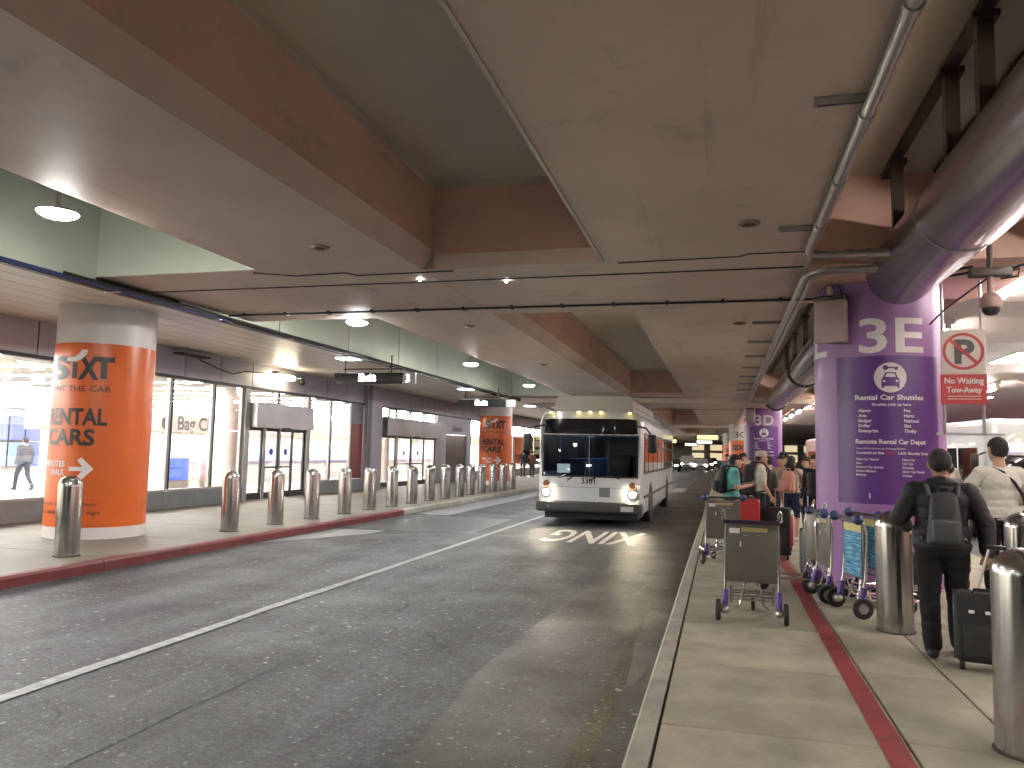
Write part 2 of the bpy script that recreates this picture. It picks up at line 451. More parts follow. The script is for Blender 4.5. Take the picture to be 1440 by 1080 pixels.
# road lettering, laid out for traffic that comes towards the camera
xm = Matrix.Translation((-2.63, 17.55, 0.009)) @ Matrix.Rotation(R(180), 4, 'Z') @ Matrix.Diagonal((0.80, 3.35, 1, 1))
o = text_flat('road_lettering', 'XING', 1.0, mat('bright_road_paint', (0.62, 0.60, 0.55), 0.6, var=0.2, scale=9), None, xm, bold=0.018)
struct(o)
# puddle by the right kerb
wet = asphalt('wet_asphalt', (0.05, 0.046, 0.036), 0.9, 0.42, 0.9, 0.7)
pts = []
for i in range(60):
    a = 2 * math.pi * i / 60
    r = 1 + 0.16 * math.sin(3 * a + 1) + 0.12 * math.sin(6 * a) + rng.uniform(-0.03, 0.03)
    pts.append((min(-0.545, -0.64 + 0.17 * r * math.cos(a)), 7.75 + 1.35 * r * math.sin(a)))
struct(sheet('puddle', pts, 0.0075, wet))

M_JOINT = mat('joint_filler', (0.05, 0.045, 0.038), 0.9, var=0.3)
def pavement(name, x0, x1, cols, ya, yb, mslab):
    base = struct(MB().box(x0, x1, Y0, YF, -0.3, 0.132).build(name, M_JOINT))
    for (a, b, off, L) in cols:
        me = one('rbox', 0.006, b - a - 0.006, 0.006, L - 0.006, -0.06, 0, r=0.006, seg=1, smooth=False).mesh('slab', mslab)
        yy = off - math.ceil((off - ya) / L) * L
        while yy < yb:
            s = link('slab', me, base, (a, yy, 0.15 + rng.uniform(-0.0015, 0.0015))); yy += L
        box('slab_strip', (a + 0.006, b - 0.006, yy, YF, 0.09, 0.15), mslab, base)
    return base
isl = pavement('sidewalk', -0.375, 4.3, [(-0.365, 1.03, 4.92, 1.5), (1.03, 1.64, 5.05, 1.5), (1.64, 2.95, 5.7, 1.5), (2.95, 4.28, 4.4, 1.5)], -4.5, 46, M_CONC)
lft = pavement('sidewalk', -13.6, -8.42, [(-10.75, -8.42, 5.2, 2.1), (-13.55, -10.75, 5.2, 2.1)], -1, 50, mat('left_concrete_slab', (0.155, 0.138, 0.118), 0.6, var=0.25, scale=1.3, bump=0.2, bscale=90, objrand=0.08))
# red stripe on the island
line('red_stripe', 0.865, 1.005, Y0, 60, M_RED, 0.006, z=0.1545)
# tactile strip far down the island
struct(box('tactile_paving', (-0.3, 0.7, 37.5, 40, 0.15, 0.158), mat('yellow_tactile', (0.55, 0.38, 0.05), 0.6)))
def kerb(name, xf, xb, ya, yb, L, mfun):
    base = struct(MB().box(min(xf, xb) + 0.02, max(xf, xb) - 0.02, Y0, YF, -0.3, 0.10).build(name, M_JOINT))
    meshes = {}
    yy = ya
    s = 1 if xb > xf else -1
    prof = [(xf, -0.02), (xf + s * 0.012, 0.12), (xf + s * 0.035, 0.153), (xb, 0.153), (xb, -0.02)]
    while yy < yb:
        m = mfun(yy)
        if m.name not in meshes:
            meshes[m.name] = one('prism', prof, 'y', 0.005, L - 0.005).mesh('kerb_stone', m)
        link('kerb_stone', meshes[m.name], base, (0, yy, rng.uniform(-0.002, 0.002))); yy += L
    one('prism', prof, 'y', yy, YF).build('kerb_run', M_KERB, base)
kerb('kerb', -0.53, -0.38, -5.6, 52, 1.5, lambda y: M_KERB)
kerb('kerb', -8.27, -8.43, -5.0, 60, 1.75, lambda y: M_KRED if y < 19.4 else M_KERB)

# ================================================================== CEILING
ceil = struct(MB().box(-8.7, 3.6, Y0 - 5, YF, 5.12, 5.5).build('ceiling', M_COFF))
ZC = 4.06
box('beam', (-5.85, -3.68, Y0 - 5, YF, ZC, 5.12), M_CEIL, ceil)
box('beam', (-1.35, 1.0, Y0 - 5, YF, ZC, 5.12), M_CEIL, ceil)
BAYS = [(-14, 9.0), (12.2, 31.0), (35.5, 60), (63, 85), (88, 110), (113, 140), (143, 170)]
CROSS = [(BAYS[i][1], BAYS[i + 1][0]) for i in range(len(BAYS) - 1)]
for i, (a, b) in enumerate(CROSS):
    dz = 0.003 if i == 0 else 0.004
    box('cross_beam', (-3.68, -1.35, a, b, ZC + dz, 5.12), M_CEIL, ceil)
    box('cross_beam', (-8.4, -5.85, a - 0.35, b + 0.1, ZC + dz, 5.12), M_CEIL, ceil)
    box('cross_beam', (1.0, 3.5, a + 0.6, b - 0.2, ZC + dz, 5.12), M_CEILW, ceil)
    if i:
        box('drop_beam', (-8.3, 3.4, a + 0.7, b - 0.4, 3.86, ZC - 0.002), M_CEIL, ceil)
M_LEDGE = mat('pale_pink_ledge', (0.80, 0.63, 0.54), 0.6, var=0.12, scale=1.2)
M_TRIM = mat('pale_trim', (0.62, 0.58, 0.52), 0.5, var=0.08)
for i, (a, b) in enumerate(BAYS):
    box('fascia', (-3.68, -3.52, a, b, 4.282, 5.12), M_CEILW, ceil)
    one('prism', [(-3.679, ZC + 0.004), (-3.51, 4.28), (-3.679, 4.28)], 'y', a, b).build('ledge', M_LEDGE, ceil)
    box('cove_trim', (-3.519, -3.47, a, b, 5.05, 5.118), M_COFF, ceil)
    box('edge_trim', (-1.385, -1.352, a, b, ZC - 0.012, ZC + 0.05), M_TRIM, ceil)
    box('end_fascia', (-3.515, -1.36, b - 0.10, b - 0.001, 4.222, 5.05), M_CEILW, ceil)
    one('prism', [(b - 0.001, ZC + 0.008), (b - 0.001, 4.22), (b - 0.105, 4.22)], 'x', -3.515, -1.36).build('end_ledge', M_LEDGE, ceil)
    box('end_trim', (-3.515, -1.36, b - 0.15, b - 0.001, 5.053, 5.118), M_COFF, ceil)
    # joint in the fascia
    box('fascia_joint', (-3.521, -3.516, a + (b - a) * 0.55, a + (b - a) * 0.55 + 0.015, 4.29, 5.0), M_JOINT, ceil)
# thin movement joints and surface cables across the slab
for (yy, za) in ((9.62, 4.052), (36.0, 3.855), (61.5, 3.855)):
    MB().tube([(-8.3, yy, za), (-3.7, yy + 0.02, za), (0.95, yy, za)], 0.008, 6).build('joint_line', M_JOINT, ceil)
MB().tube([(-5.98, 8.74, 4.055), (-5.5, 9.0, 4.055), (-4.75, 8.95, 4.055), (-4.65, 9.12, 4.055), (-3.3, 9.1, 4.055)], 0.010, 6).build('joint_line', M_JOINT, ceil)
MB().tube([(-1.2, 9.06, 4.055), (0.2, 9.0, 4.055), (0.3, 8.9, 4.055), (1.0, 8.9, 4.055)], 0.008, 6).build('joint_line', M_JOINT, ceil)
cab = thing('ceiling_cable', 'thin black cable clipped straight across the ceiling in front of the bus', 'cable')
MB().tube([(-8.3, 11.50, 4.03), (-4, 11.52, 4.035), (1.4, 11.56, 4.035)], 0.018, 6).build('cable_run', M_BLACK, cab)
for k in range(12):
    box('clip', (-8.0 + k * 0.8, -7.96 + k * 0.8, 11.46, 11.58, 4.008, 4.0595), M_BLACK, cab)
# round vents, flat strips, sprinkler dots
M_VENT = mat('vent_tan', (0.30, 0.22, 0.16), 0.5)
for i, (x, y) in enumerate(((-4.43, 7.73), (0.26, 7.7), (-4.47, 13.27), (0.3, 13.6), (-4.5, 19.5))):
    t = thing('ceiling_vent', ['round tan ceiling vent on the beam left of the deep coffer', 'round tan ceiling vent above the luggage carts, near the conduit', 'small round vent on the beam beyond the ceiling cable, left', 'small round vent beyond the ceiling cable, above the right kerb', 'small far round vent on the left beam ahead of the bus'][i], 'vent', (x, y, ZC), group='round ceiling vents')
    MB().lathe([(0.11, -0.001), (0.10, -0.02), (0.07, -0.026), (0.065, -0.012), (0.0, -0.012)], 20).build('vent_ring', M_VENT, t)
    MB().lathe([(0.05, -0.012), (0.045, -0.03), (0.0, -0.032)], 16).build('vent_core', M_BRONZE, t)
for i, (x0, x1, y) in enumerate([(0.57, 0.97, 5.06), (0.55, 0.97, 7.92)] + [(0.5, 0.97, 13.5 + 2.3 * k) for k in range(8)]):
    t = thing('ceiling_bracket', 'flat steel strut strip under the ceiling beside the conduit, %s from the front' % ORD[i], 'bracket', (0, y, ZC), group='conduit struts')
    box('strut', (x0, x1, -0.03, 0.03, -0.045, -0.001), M_PIPE, t)
    box('strut_slot', (x0 + 0.02, x1 - 0.02, -0.012, 0.012, -0.047, -0.0455), M_BRONZE, t)
for i, (x, y) in enumerate(((-3.91, 9.47), (-2.78, 9.75))):
    MBs = MB().sphere((0, 0, 0), 0.018, 10, 6)
    tag(MBs.build('indicator_light', emis('tiny_white_led', (1, 1, 1), 30), None, (x, y, ZC - 0.016)), ['tiny white ceiling light left of two, before the cable', 'tiny white ceiling light right of two, before the cable'][i], 'light', 'tiny ceiling lights')
# ---- trough of the left lamp row
for i, (a, b) in enumerate(BAYS):
    ya, yb = (a - 1 if i == 0 else a + 0.1), b - 0.35
    me = one('box', 0, 0.03, 0.018, 2.9 - 0.018, 3.98, 5.1).mesh('trough_panel', M_TROUGH)
    yy = yb - 2.9
    while yy > ya - 2.9 and i < 4:
        link('trough_panel', me, ceil, (-8.43, yy, 0)); yy -= 2.9
    box('trough_back', (-8.6, -8.435, ya, yb, 3.95, 5.11), M_JOINT, ceil)
    box('trough_end', (-8.39, -5.86, yb - 0.03, yb - 0.002, ZC + 0.006, 5.1), M_TROUGH, ceil)
    box('trough_top', (-8.39, -5.86, ya, yb - 0.04, 5.08, 5.115), M_TROUGH, ceil)
# ---- soffit planks, left pavement
sof = struct(MB().box(-14.2, -8.61, Y0, YF, 4.36, 4.5).build('soffit', M_JOINT))
NP = 9
wpl = (13.5 - 8.46) / NP
for k in range(NP):
    xa = -8.46 - k * wpl
    za, zb = 4.07 + 0.16 * k / NP, 4.07 + 0.16 * (k + 1) / NP
    def plank(L):
        return MB().add([(xa - 0.011, 0.01, za), (xa - wpl + 0.011, 0.01, zb), (xa - wpl + 0.011, L - 0.01, zb), (xa - 0.011, L - 0.01, za),
                         (xa - 0.011, 0.01, za + 0.05), (xa - wpl + 0.011, 0.01, zb + 0.05), (xa - wpl + 0.011, L - 0.01, zb + 0.05), (xa - 0.011, L - 0.01, za + 0.05)],
                        [(0, 1, 2, 3), (4, 7, 6, 5), (0, 4, 5, 1), (1, 5, 6, 2), (2, 6, 7, 3), (3, 7, 4, 0)])
    me = plank(4.2).mesh('soffit_plank', M_SOFF)
    yy = -6.0 + (k % 2) * 2.1
    while yy < 58:
        link('soffit_plank', me, sof, (0, yy, 0)); yy += 4.2
    plank(YF - yy).build('soffit_plank', M_SOFF, sof, (0, yy, 0))
box('soffit_edge', (-8.50, -8.44, Y0, YF, 3.985, 4.068), M_DARK, sof)

# ---- right-hand ceiling beyond the duct
rce = struct(MB().box(3.5, 22, Y0, YF, 4.3, 5.5).build('right_ceiling', M_JOINT))
me = one('box', 3.51, 21.9, 0.008, 1.5 - 0.008, 4.2, 4.3).mesh('ceiling_plank', mat('right_soffit', (0.66, 0.58, 0.54), 0.5, var=0.08, stretch=(0.3, 2, 1), objrand=0.06))
for k in range(46):
    link('ceiling_plank', me, rce, (0, -8 + 1.5 * k, 0))
box('ceiling_strip', (3.51, 21.9, 61, YF, 4.2, 4.3), me.materials[0], rce)
box('recess_wall', (3.44, 3.505, Y0, YF, 4.19, 5.11), M_CEILW, rce)

# ================================================================== OVERHEAD SERVICES on the right
XD, ZD, RD = 2.1, 4.04, 0.385
def duct(name, label, ya, yb, rings):
    t = thing(name, label, 'duct', (XD, ya, ZD), group='round metal air ducts')
    rot = Matrix.Rotation(R(-90), 4, 'X')
    L = yb - ya
    MB().lathe([(0.0, 0), (RD - 0.03, 0.0), (RD, 0.04), (RD, L - 0.04), (RD - 0.03, L), (0, L)], 48, mtx=rot).build('shell', M_DUCT, t)
    for q in rings:
        MB().lathe([(RD + 0.001, q - 0.008), (RD + 0.006, q - 0.005), (RD + 0.006, q + 0.005), (RD + 0.001, q + 0.008)], 48, mtx=rot, cap=False).build('seam_ring', M_PIPE, t)
    return t
duct('air_duct', 'large round grey metal air duct above the black-jacketed man, ending at the 3E column', -7.0, 10.15, [2.0, 8.0, 14.6])
d2 = duct('air_duct', 'round metal air duct seen between the 3D and 3E columns', 11.9, 33.4, [3.0, 14.0])
rot = Matrix.Rotation(R(-90), 4, 'X')
for q in (9.5, 20.4):
    MB().lathe([(RD + 0.001, q - 0.05), (RD + 0.05, q - 0.04), (RD + 0.05, q + 0.04), (RD + 0.001, q + 0.05)], 40, mtx=rot, cap=False).build('flange', M_DARK, d2)
# hangers
nn = 0
for i, y in enumerate([-1.0, 1.4, 3.6, 6.1, 6.95, 9.0] + [13.5 + 2.6 * k for k in range(5)]):
    for s, x in ((0, 1.86), (1, 2.42)):
        nn += 1
        t = thing('duct_hanger', 'brown steel duct hanger post, %s of the %s pair from the front' % ('left' if s == 0 else 'right', ORD[i]), 'hanger', (x, y + 0.15 * s, 0), group='brown duct hanger posts')
        box('post', (-0.055, 0.055, -0.05, 0.05, 4.20, 5.0), M_BRONZE, t)
        box('foot_plate', (-0.09, 0.09, -0.08, 0.08, 5.0, 5.05), M_BRONZE, t)
for i, x in enumerate((1.86, 2.42)):
    tag(MB().box(-0.05, 0.05, 0, 41, 5.052, 5.115).build('hanger_rail', M_BRONZE, None, (x, -8, 0)), ['dark rail in the recess above the left hanger posts', 'dark rail in the recess above the right hanger posts'][i], 'rail', 'recess rails')
# conduit
XP = 0.90
t = thing('conduit_pipe', 'grey conduit pipe along the ceiling edge, bending to the 3E column', 'pipe', (0, 0, 0))
pts = [(XP, -7, 3.98), (XP, 8.55, 3.98)] + [(XP + 0.25 - 0.25 * math.cos(R(a)), 8.55 + 0.25 * math.sin(R(a)), 3.98) for a in (20, 40, 60, 80, 90)] + [(1.9, 8.8, 3.98), (2.0, 8.8, 4.0)]
MB().tube(pts, 0.042, 12).build('pipe', M_PIPE, t)
for y in (-2, 1.2, 3.9, 5.15, 6.4, 7.6): MB().tube([(XP, y, 3.98), (XP, y + 0.07, 3.98)], 0.052, 12).build('coupling', M_PIPE, t)
for x in (1.3, 1.5): MB().tube([(x, 8.8, 3.98), (x + 0.06, 8.8, 3.98)], 0.055, 12).build('coupling', M_PIPE, t)
t = thing('conduit_pipe', 'pair of grey conduits leaving the 3E column and running away down the ceiling', 'pipe', (0, 0, 0))
for dx in (0.0, 0.09):
    pts = [(1.95, 9.45 + dx, 3.97), (1.2 + dx, 9.45 + dx, 3.97)] + [(1.2 + dx - 0.25 * math.sin(R(a)), 9.7 + dx - 0.25 * math.cos(R(a)), 3.97 - 0.05 * a / 90) for a in (25, 50, 75, 90)] + [(0.95 + dx, 60, 3.92)]
    MB().tube(pts, 0.034, 10).build('pipe', M_PIPE, t)
# black tray, blue conduit and LED battens along the left soffit edge
t = thing('cable_tray', 'black cable tray with a blue conduit along the edge of the left soffit', 'cable tray', (-8.40, 0, 3.98))
box('tray', (-0.09, 0.02, -8, 70, -0.06, -0.012), M_BLACK, t)
MB().tube([(0.06, -8, -0.03), (0.06, 11.6, -0.03)], 0.03, 8).build('blue_conduit', mat('blue_conduit', (0.03, 0.05, 0.16), 0.3, var=0.1), t)
MB().tube([(0.10, 8, 0.0), (0.11, 30, 0.0), (0.10, 50, 0)], 0.025, 8).build('black_cable', M_BLACK, t)
for k in range(14): box('clamp', (-0.1, 0.14, 2 + 2.3 * k, 2.05 + 2.3 * k, -0.075, -0.062), M_ALU, t)
# ================================================================== LAMPS
E_LAMP = emis('lamp_lens', (1.0, 0.985, 0.93), LAMP_L)
def lamp_row(i, y):
    nm = ['nearest', 'second', 'third', 'fourth', 'fifth', 'sixth', 'seventh', 'eighth', 'ninth', 'tenth', 'eleventh', 'twelfth']
    lab = 'round lit ceiling lamp above the left lane, %s' % (('just behind the viewpoint' if i == -1 else 'well behind the viewpoint') if i < 0 else nm[i] + ' of the row')
    t = thing('ceiling_lamp', lab, 'lamp', (-6.4, y, 4.05), group='round lamps over the left lane')
    MB().lathe([(0.19, 0.0), (0.196, 0.012), (0.15, 0.035), (0.025, 0.05), (0.02, 0.06), (0.02, 1.02), (0.0, 1.02)], 24).build('housing', M_ALU, t)
    MB().lathe([(0.0, -0.055), (0.07, -0.051), (0.13, -0.036), (0.17, -0.016), (0.187, 0.0), (0.187, 0.01), (0.0, 0.012)], 24).build('lens', E_LAMP, t)
for i, y in enumerate([-7.0, -0.45, 6.04, 12.6, 19.2, 25.6, 38.5, 45, 51.5, 66, 73, 80]):
    lamp_row(i - 2, y)
# LED battens under the soffit edge
E_BAT = emis('led_batten', (0.93, 0.96, 1.0), BATTEN_L)
for k in range(16):
    y = 4.6 + 2.0 * k
    t = thing('led_batten', 'slim white LED batten along the left soffit edge, %s counted from the near end' % ORD[k], 'light', (-8.50, y, 3.98), group='LED battens along the soffit edge')
    box('batten_body', (-0.03, 0.03, 0, 1.15, -0.03, 0.0), M_ALU, t)
    box('diffuser', (-0.022, 0.022, 0.02, 1.13, -0.042, -0.0305), E_BAT, t)
# downlights in the left soffit
E_DOWN = emis('downlight_lens', (0.86, 0.90, 1.0), DOWN_L)
for k, y in enumerate((-2.0, 4.5, 17.9, 27.4, 37.5, 47.0)):
    t = thing('soffit_downlight', 'bright square downlight in the left soffit, %s' % ['behind the viewpoint', 'left of the near orange column', 'just above the first hanging sign', 'just above the second hanging sign', 'beyond the second orange column', 'far down the soffit'][k], 'lamp', (-9.3, y, 4.085), group='square soffit downlights')
    box('trim', (-0.3, 0.3, -0.3, 0.3, -0.02, 0.012), M_ALU, t)
    box('lens', (-0.24, 0.24, -0.24, 0.24, -0.035, -0.0205), E_DOWN, t)
# wall floodlight on the facade and its camera
t = thing('wall_floodlight', 'glaring warm floodlight high on the terminal facade above the sliding doors', 'lamp', (-13.2, 21.2, 4.0))
MB().rbox(-0.12, 0.1, -0.5, 0.5, -0.02, 0.08, 0.02).build('housing', M_ALU, t)
MB().rbox(-0.09, 0.14, -0.46, 0.46, -0.14, -0.021, 0.03).build('lens', emis('flood_lens', (1.0, 0.86, 0.60), FLOOD_L), t)
# fluorescent battens over the right-hand side
E_TUBE = emis('tube_light', (1.0, 0.87, 0.78), TUBE_L)
for k in range(16):
    y = -6.5 + 4.2 * k
    t = thing('tube_fixture', 'long tube light fixture under the right-hand ceiling beside the duct, %s from the front' % ORD[k], 'light', (3.75, y, 4.19), group='tube lights under the right-hand ceiling')
    box('housing', (-0.09, 0.09, 0, 2.4, -0.08, 0.0), M_CREAM, t)
    for s in (-1, 1): box('bracket', (-0.05, 0.05, 1.2 + s * 1.15 - 0.02, 1.2 + s * 1.15 + 0.02, -0.16, -0.081), M_CREAM, t)
    MB().tube([(0, 0.09, -0.13), (0, 2.31, -0.13)], 0.03, 10).build('tube', E_TUBE, t)
E_TUBW = emis('tube_light_white', (1.0, 0.92, 0.86), TUBE_L * 0.8)
for k in range(13):
    t = thing('tube_fixture', 'long tube light fixture over the middle of the right-hand road, %s from the front' % ORD[k], 'light', (8.0, -4.0 + 5.0 * k, 4.19), group='tube lights over the right-hand road')
    box('housing', (-0.09, 0.09, 0, 2.4, -0.08, 0.0), M_CREAM, t)
    for s in (-1, 1): box('bracket', (-0.05, 0.05, 1.2 + s * 1.15 - 0.02, 1.2 + s * 1.15 + 0.02, -0.26, -0.081), M_CREAM, t)
    MB().tube([(0, 0.09, -0.22), (0, 2.31, -0.22)], 0.03, 10).build('tube', E_TUBW, t)
E_TROF = emis('troffer', (1.0, 0.97, 0.92), TROF_L)
for k, (x, y, c) in enumerate([(6.6, 13.0, 0), (6.6, 20.0, 0), (6.6, 27.5, 0), (6.6, 35, 0), (6.6, 43, 0), (9.4, 13.0, 1), (9.4, 17.5, 1), (9.4, 25, 1), (6.6, 5, 0), (6.6, -3, 0), (9.4, 33, 0), (9.4, 41, 0), (6.6, 51, 0), (12.5, 20, 0), (12.5, 30, 0)]):
    t = thing('ceiling_panel_light', '%s ceiling panel light over the right-hand road, %s of the set' % (['white', 'yellow'][c], ORD[k]), 'light', (x, y, 4.195), group='panel lights over the right-hand road')
    box('frame', (-0.36, 0.36, -0.95, 0.95, -0.03, 0.0), M_ALU, t)
    box('diffuser', (-0.31, 0.31, -0.9, 0.9, -0.042, -0.0305), E_TROF if c == 0 else emis('yellow_panel', (1.0, 0.75, 0.22), TROF_L * 0.7), t)

# ================================================================== TERMINAL BUILDING (left)
XF = -13.5
term = thing('terminal_building', 'terminal building with lit glass frontage and lavender metal panels behind the left pavement', 'building', (XF, 0, 0.15))
HB, HT = 0.47, 3.30           # plinth top and window head above pavement
def part(nm, b, m, parent=term): return box(nm, b, m, parent)
# header panels
y = -4.0
while y < 60:
    part('header_panel', (-0.12, 0.0, y + 0.014, y + 1.5 - 0.014, HT + 0.08, 4.2), M_PANEL); y += 1.5
part('header_panel', (-0.12, 0.0, y, 110, HT + 0.08, 4.2), M_PANEL)
part('header_backing', (-0.3, -0.125, -4, 110, HT + 0.1, 4.22), M_JOINT)
part('header_rail', (-0.14, 0.03, -4, 110, HT, HT + 0.078), M_DARK)
# glazing runs: list of pane boundaries
runs = [[-4.0, -0.6, 2.8, 6.2, 9.6, 13.0, 16.5, 18.2, 19.55], [23.35, 24.83, 26.4], [40.75, 44, 47, 50, 53, 56, 59, 62, 66, 70, 74, 78, 82, 90]]
for run in runs:
    for a, b in zip(run[:-1], run[1:]):
        w = part('window', (-0.10, -0.02, a, a + 0.09, HB, HT), M_FRAME)
        box('gasket', (-0.06, -0.014, a + 0.092, a + 0.15, HB + 0.01, HT - 0.002), M_GASK, w)
        box('pane', (-0.055, -0.045, a + 0.151, b - 0.001, HB + 0.01, HT), M_GLASS, w)
        box('sill', (-0.10, 0.015, a + 0.092, b - 0.002, HB - 0.045, HB + 0.008), M_FRAME, w)
    part('end_mullion', (-0.10, -0.02, run[-1], run[-1] + 0.09, HB, HT), M_FRAME)
    y = run[0]
    while y < run[-1] - 0.1:
        L = min(1.7, run[-1] + 0.09 - y)
        part('plinth_stone', (-0.14, 0.03, y + 0.004, y + L - 0.004, -0.02, HB - 0.047), M_PLINTH); y += 1.7
def sliding_door(ya, yb, red=False):
    head = part('door_canopy', (-0.12, 0.30, ya, yb, 2.18, 2.92), mat('steel_canopy', (0.33, 0.33, 0.34), 0.35, metal=0.8, var=0.15, scale=1.2))
    box('sensor', (0.302, 0.34, (ya + yb) / 2 - 0.2, (ya + yb) / 2 + 0.2, 2.12, 2.2), M_BLACK, head)
    n = max(2, round((yb - ya) / 1.65))
    for k in range(n):
        a = ya + (yb - ya) * k / n; b = ya + (yb - ya) * (k + 1) / n
        tr = part('transom', (-0.10, -0.02, a, a + 0.06, 2.925, HT), M_DARK)
        box('pane', (-0.055, -0.045, a + 0.061, b - 0.002, 2.925, HT), M_GLASS, tr)
    part('door_jamb', (-0.12, 0.06, ya - 0.22, ya - 0.002, 0, HT), M_FRAME)
    part('door_jamb', (-0.12, 0.06, yb + 0.002, yb + 0.18, 0, HT), M_FRAME)
    k = 4
    for i in range(k):
        a = ya + (yb - ya) * i / k; b = ya + (yb - ya) * (i + 1) / k
        xo = 0.05 if i in (1, 2) else 0.0
        lf = part('door_leaf', (-0.05 + xo, 0.0 + xo, a + 0.004, a + 0.09, 0.02, 2.175), M_FRAME if i else M_DARK)
        box('stile', (-0.05 + xo, 0.0 + xo, b - 0.09, b - 0.004, 0.02, 2.175), M_DARK, lf)
        box('rail', (-0.05 + xo, 0.0 + xo, a + 0.091, b - 0.091, 0.02, 0.22), M_DARK, lf)
        box('rail', (-0.05 + xo, 0.0 + xo, a + 0.091, b - 0.091, 2.08, 2.174), M_DARK, lf)
        box('pane', (-0.03 + xo, -0.02 + xo, a + 0.09, b - 0.09, 0.22, 2.08), M_GLASS, lf)
        if i in (1, 2):
            MB().lathe([(0, 0), (0.11, 0), (0.11, 0.004), (0, 0.004)], 20, mtx=Matrix.Translation((-0.019 + xo, (a + b) / 2, 1.45)) @ Matrix.Rotation(R(90), 4, 'Y')).build('sticker', mat('blue_sticker', (0.02, 0.05, 0.35), 0.4), lf)
            box('push_bar', (-0.015 + xo, 0.03 + xo, a + 0.1, b - 0.1, 0.95, 1.0), M_DARK, lf)
sliding_door(19.88, 23.15)
sliding_door(29.1, 35.4)
# red banner panel, pilaster, wall panels, lift doors
part('banner_panel', (-0.10, -0.02, 26.5, 27.45, HB, 2.55), mat('dark_red_panel', (0.22, 0.045, 0.04), 0.4))
part('banner_panel', (-0.10, -0.02, 26.5, 27.45, 2.554, HT), mat('slate_panel', (0.16, 0.17, 0.20), 0.4))
part('plinth_stone', (-0.14, 0.03, 26.5, 27.45, -0.02, HB - 0.01), M_PLINTH)
part('pilaster', (-0.12, 0.16, 27.5, 28.85, 0, 4.1), M_PANEL)
part('pilaster_groove', (0.161, 0.168, 27.55, 27.85, 0, 4.08), mat('slate_groove', (0.10, 0.11, 0.14), 0.4))
part('wall_panel', (-0.12, 0.02, 35.6, 36.8, 0, HT), M_PANEL)
part('wall_panel', (-0.12, 0.02, 40.1, 40.74, 0, HT), M_PANEL)
part('wall_panel', (-0.12, 0.02, 36.81, 40.09, 2.42, HT), M_PANEL)
for a, b in ((36.83, 38.44), (38.46, 40.07)):
    ld = part('lift_door', (-0.12, -0.04, a, b, 0.0, 2.40), mat('lift_door_steel', (0.30, 0.26, 0.27), 0.25, metal=0.9, var=0.2, scale=1.2))
o = text_flat('wall_lettering', 'Elevators', 0.42, M_KTXT, term, Matrix.Translation((0.03, 38.5, 2.6)) @ Matrix.Rotation(R(90), 4, 'Z') @ FRONT, bold=0.02)
# interior
part('interior_floor', (-16, -0.16, -4, 110, -0.05, 0.0), M_INF)
part('interior_ceiling', (-16, -0.31, -4, 110, 3.62, 3.8), M_INW)
part('interior_back_wall', (-16.2, -16, -4, 110, -0.05, 3.62), M_INW)
part('interior_end_wall', (-16, -0.2, -4.3, -4, -0.05, 3.62), M_INW)
E_IN = emis('interior_strip', (1.0, 0.96, 0.92), IN_L)
k = 0
y = -3.0
while y < 95:
    part('ceiling_light_strip', (-15.5, -2.6, y, y + 0.14, 3.60, 3.619), E_IN); y += 2.4
blk = part('bulkhead', (-4.9, -4.5, 16.8, 60, 1.95, 2.62), mat('bulkhead_paint', (0.50, 0.46, 0.40), 0.6, var=0.04))
text_flat('bulkhead_lettering', 'Bag Claim', 0.66, M_KTXT, blk, Matrix.Translation((-4.495, 23.75, 2.12)) @ Matrix.Rotation(R(90), 4, 'Z') @ FRONT, bold=0.02)
MB().lathe([(0.16, 0), (0.24, 0), (0.24, 0.01), (0.16, 0.01)], 24, mtx=Matrix.Translation((-4.498, 21.9, 2.32)) @ Matrix.Rotation(R(90), 4, 'Y')).build('bulkhead_symbol', M_KTXT, blk)
M_LAV = emis('lavender_led_band', (0.25, 0.22, 1.0), 0.9)
part('led_band', (-6.6, -6.5, 22, 60, 0.95, 1.38), M_LAV)
part('led_band_desk', (-6.9, -6.61, 22, 60, 0.0, 2.0), M_INW)
part('led_band', (-10.4, -10.2, 8, 26, 2.75, 3.15), mat('blue_grey_fascia', (0.20, 0.20, 0.38), 0.4))
part('interior_partition', (-10.7, -10.41, 8, 26, 0.0, 3.6), M_INW)
for a in (18.3, 31.0, 44.0):
    MB().lathe([(0.45, 0), (0.45, 3.6)], 24, mtx=Matrix.Translation((-3.2, a + 5, 0))).build('interior_column', M_INW, term)
part('red_reflection_bar', (-0.9, -0.7, 17.0, 27.5, 3.42, 3.50), emis('red_strip', (1.0, 0.25, 0.2), 2.0))  # glowing bar stands in for a pinkish-red reflection at the window heads
def screen_mat(name, base, line_c, sy):
    m = bpy.data.materials.new(name); m.use_nodes = True
    n, l = m.node_tree.nodes, m.node_tree.links; b = n['Principled BSDF']
    tc = n.new('ShaderNodeTexCoord'); w = n.new('ShaderNodeTexBrick'); w.inputs['Scale'].default_value = sy
    w.inputs['Color1'].default_value = (*base, 1); w.inputs['Color2'].default_value = (*[c * 0.7 for c in base], 1); w.inputs['Mortar'].default_value = (*line_c, 1); w.inputs['Mortar Size'].default_value = 0.03
    mp = n.new('ShaderNodeMapping'); mp.inputs['Rotation'].default_value = (0, R(90), 0)
    sw = n.new('ShaderNodeSeparateXYZ'); cb = n.new('ShaderNodeCombineXYZ')
    l.new(tc.outputs['Object'], sw.inputs[0]); l.new(sw.outputs[1], cb.inputs[0]); l.new(sw.outputs[2], cb.inputs[1]); l.new(cb.outputs[0], w.inputs['Vector'])
    l.new(w.outputs['Color'], b.inputs['Emission Color']); b.inputs['Emission Strength'].default_value = 1.0
    b.inputs['Base Color'].default_value = (0.02, 0.02, 0.03, 1)
    return m
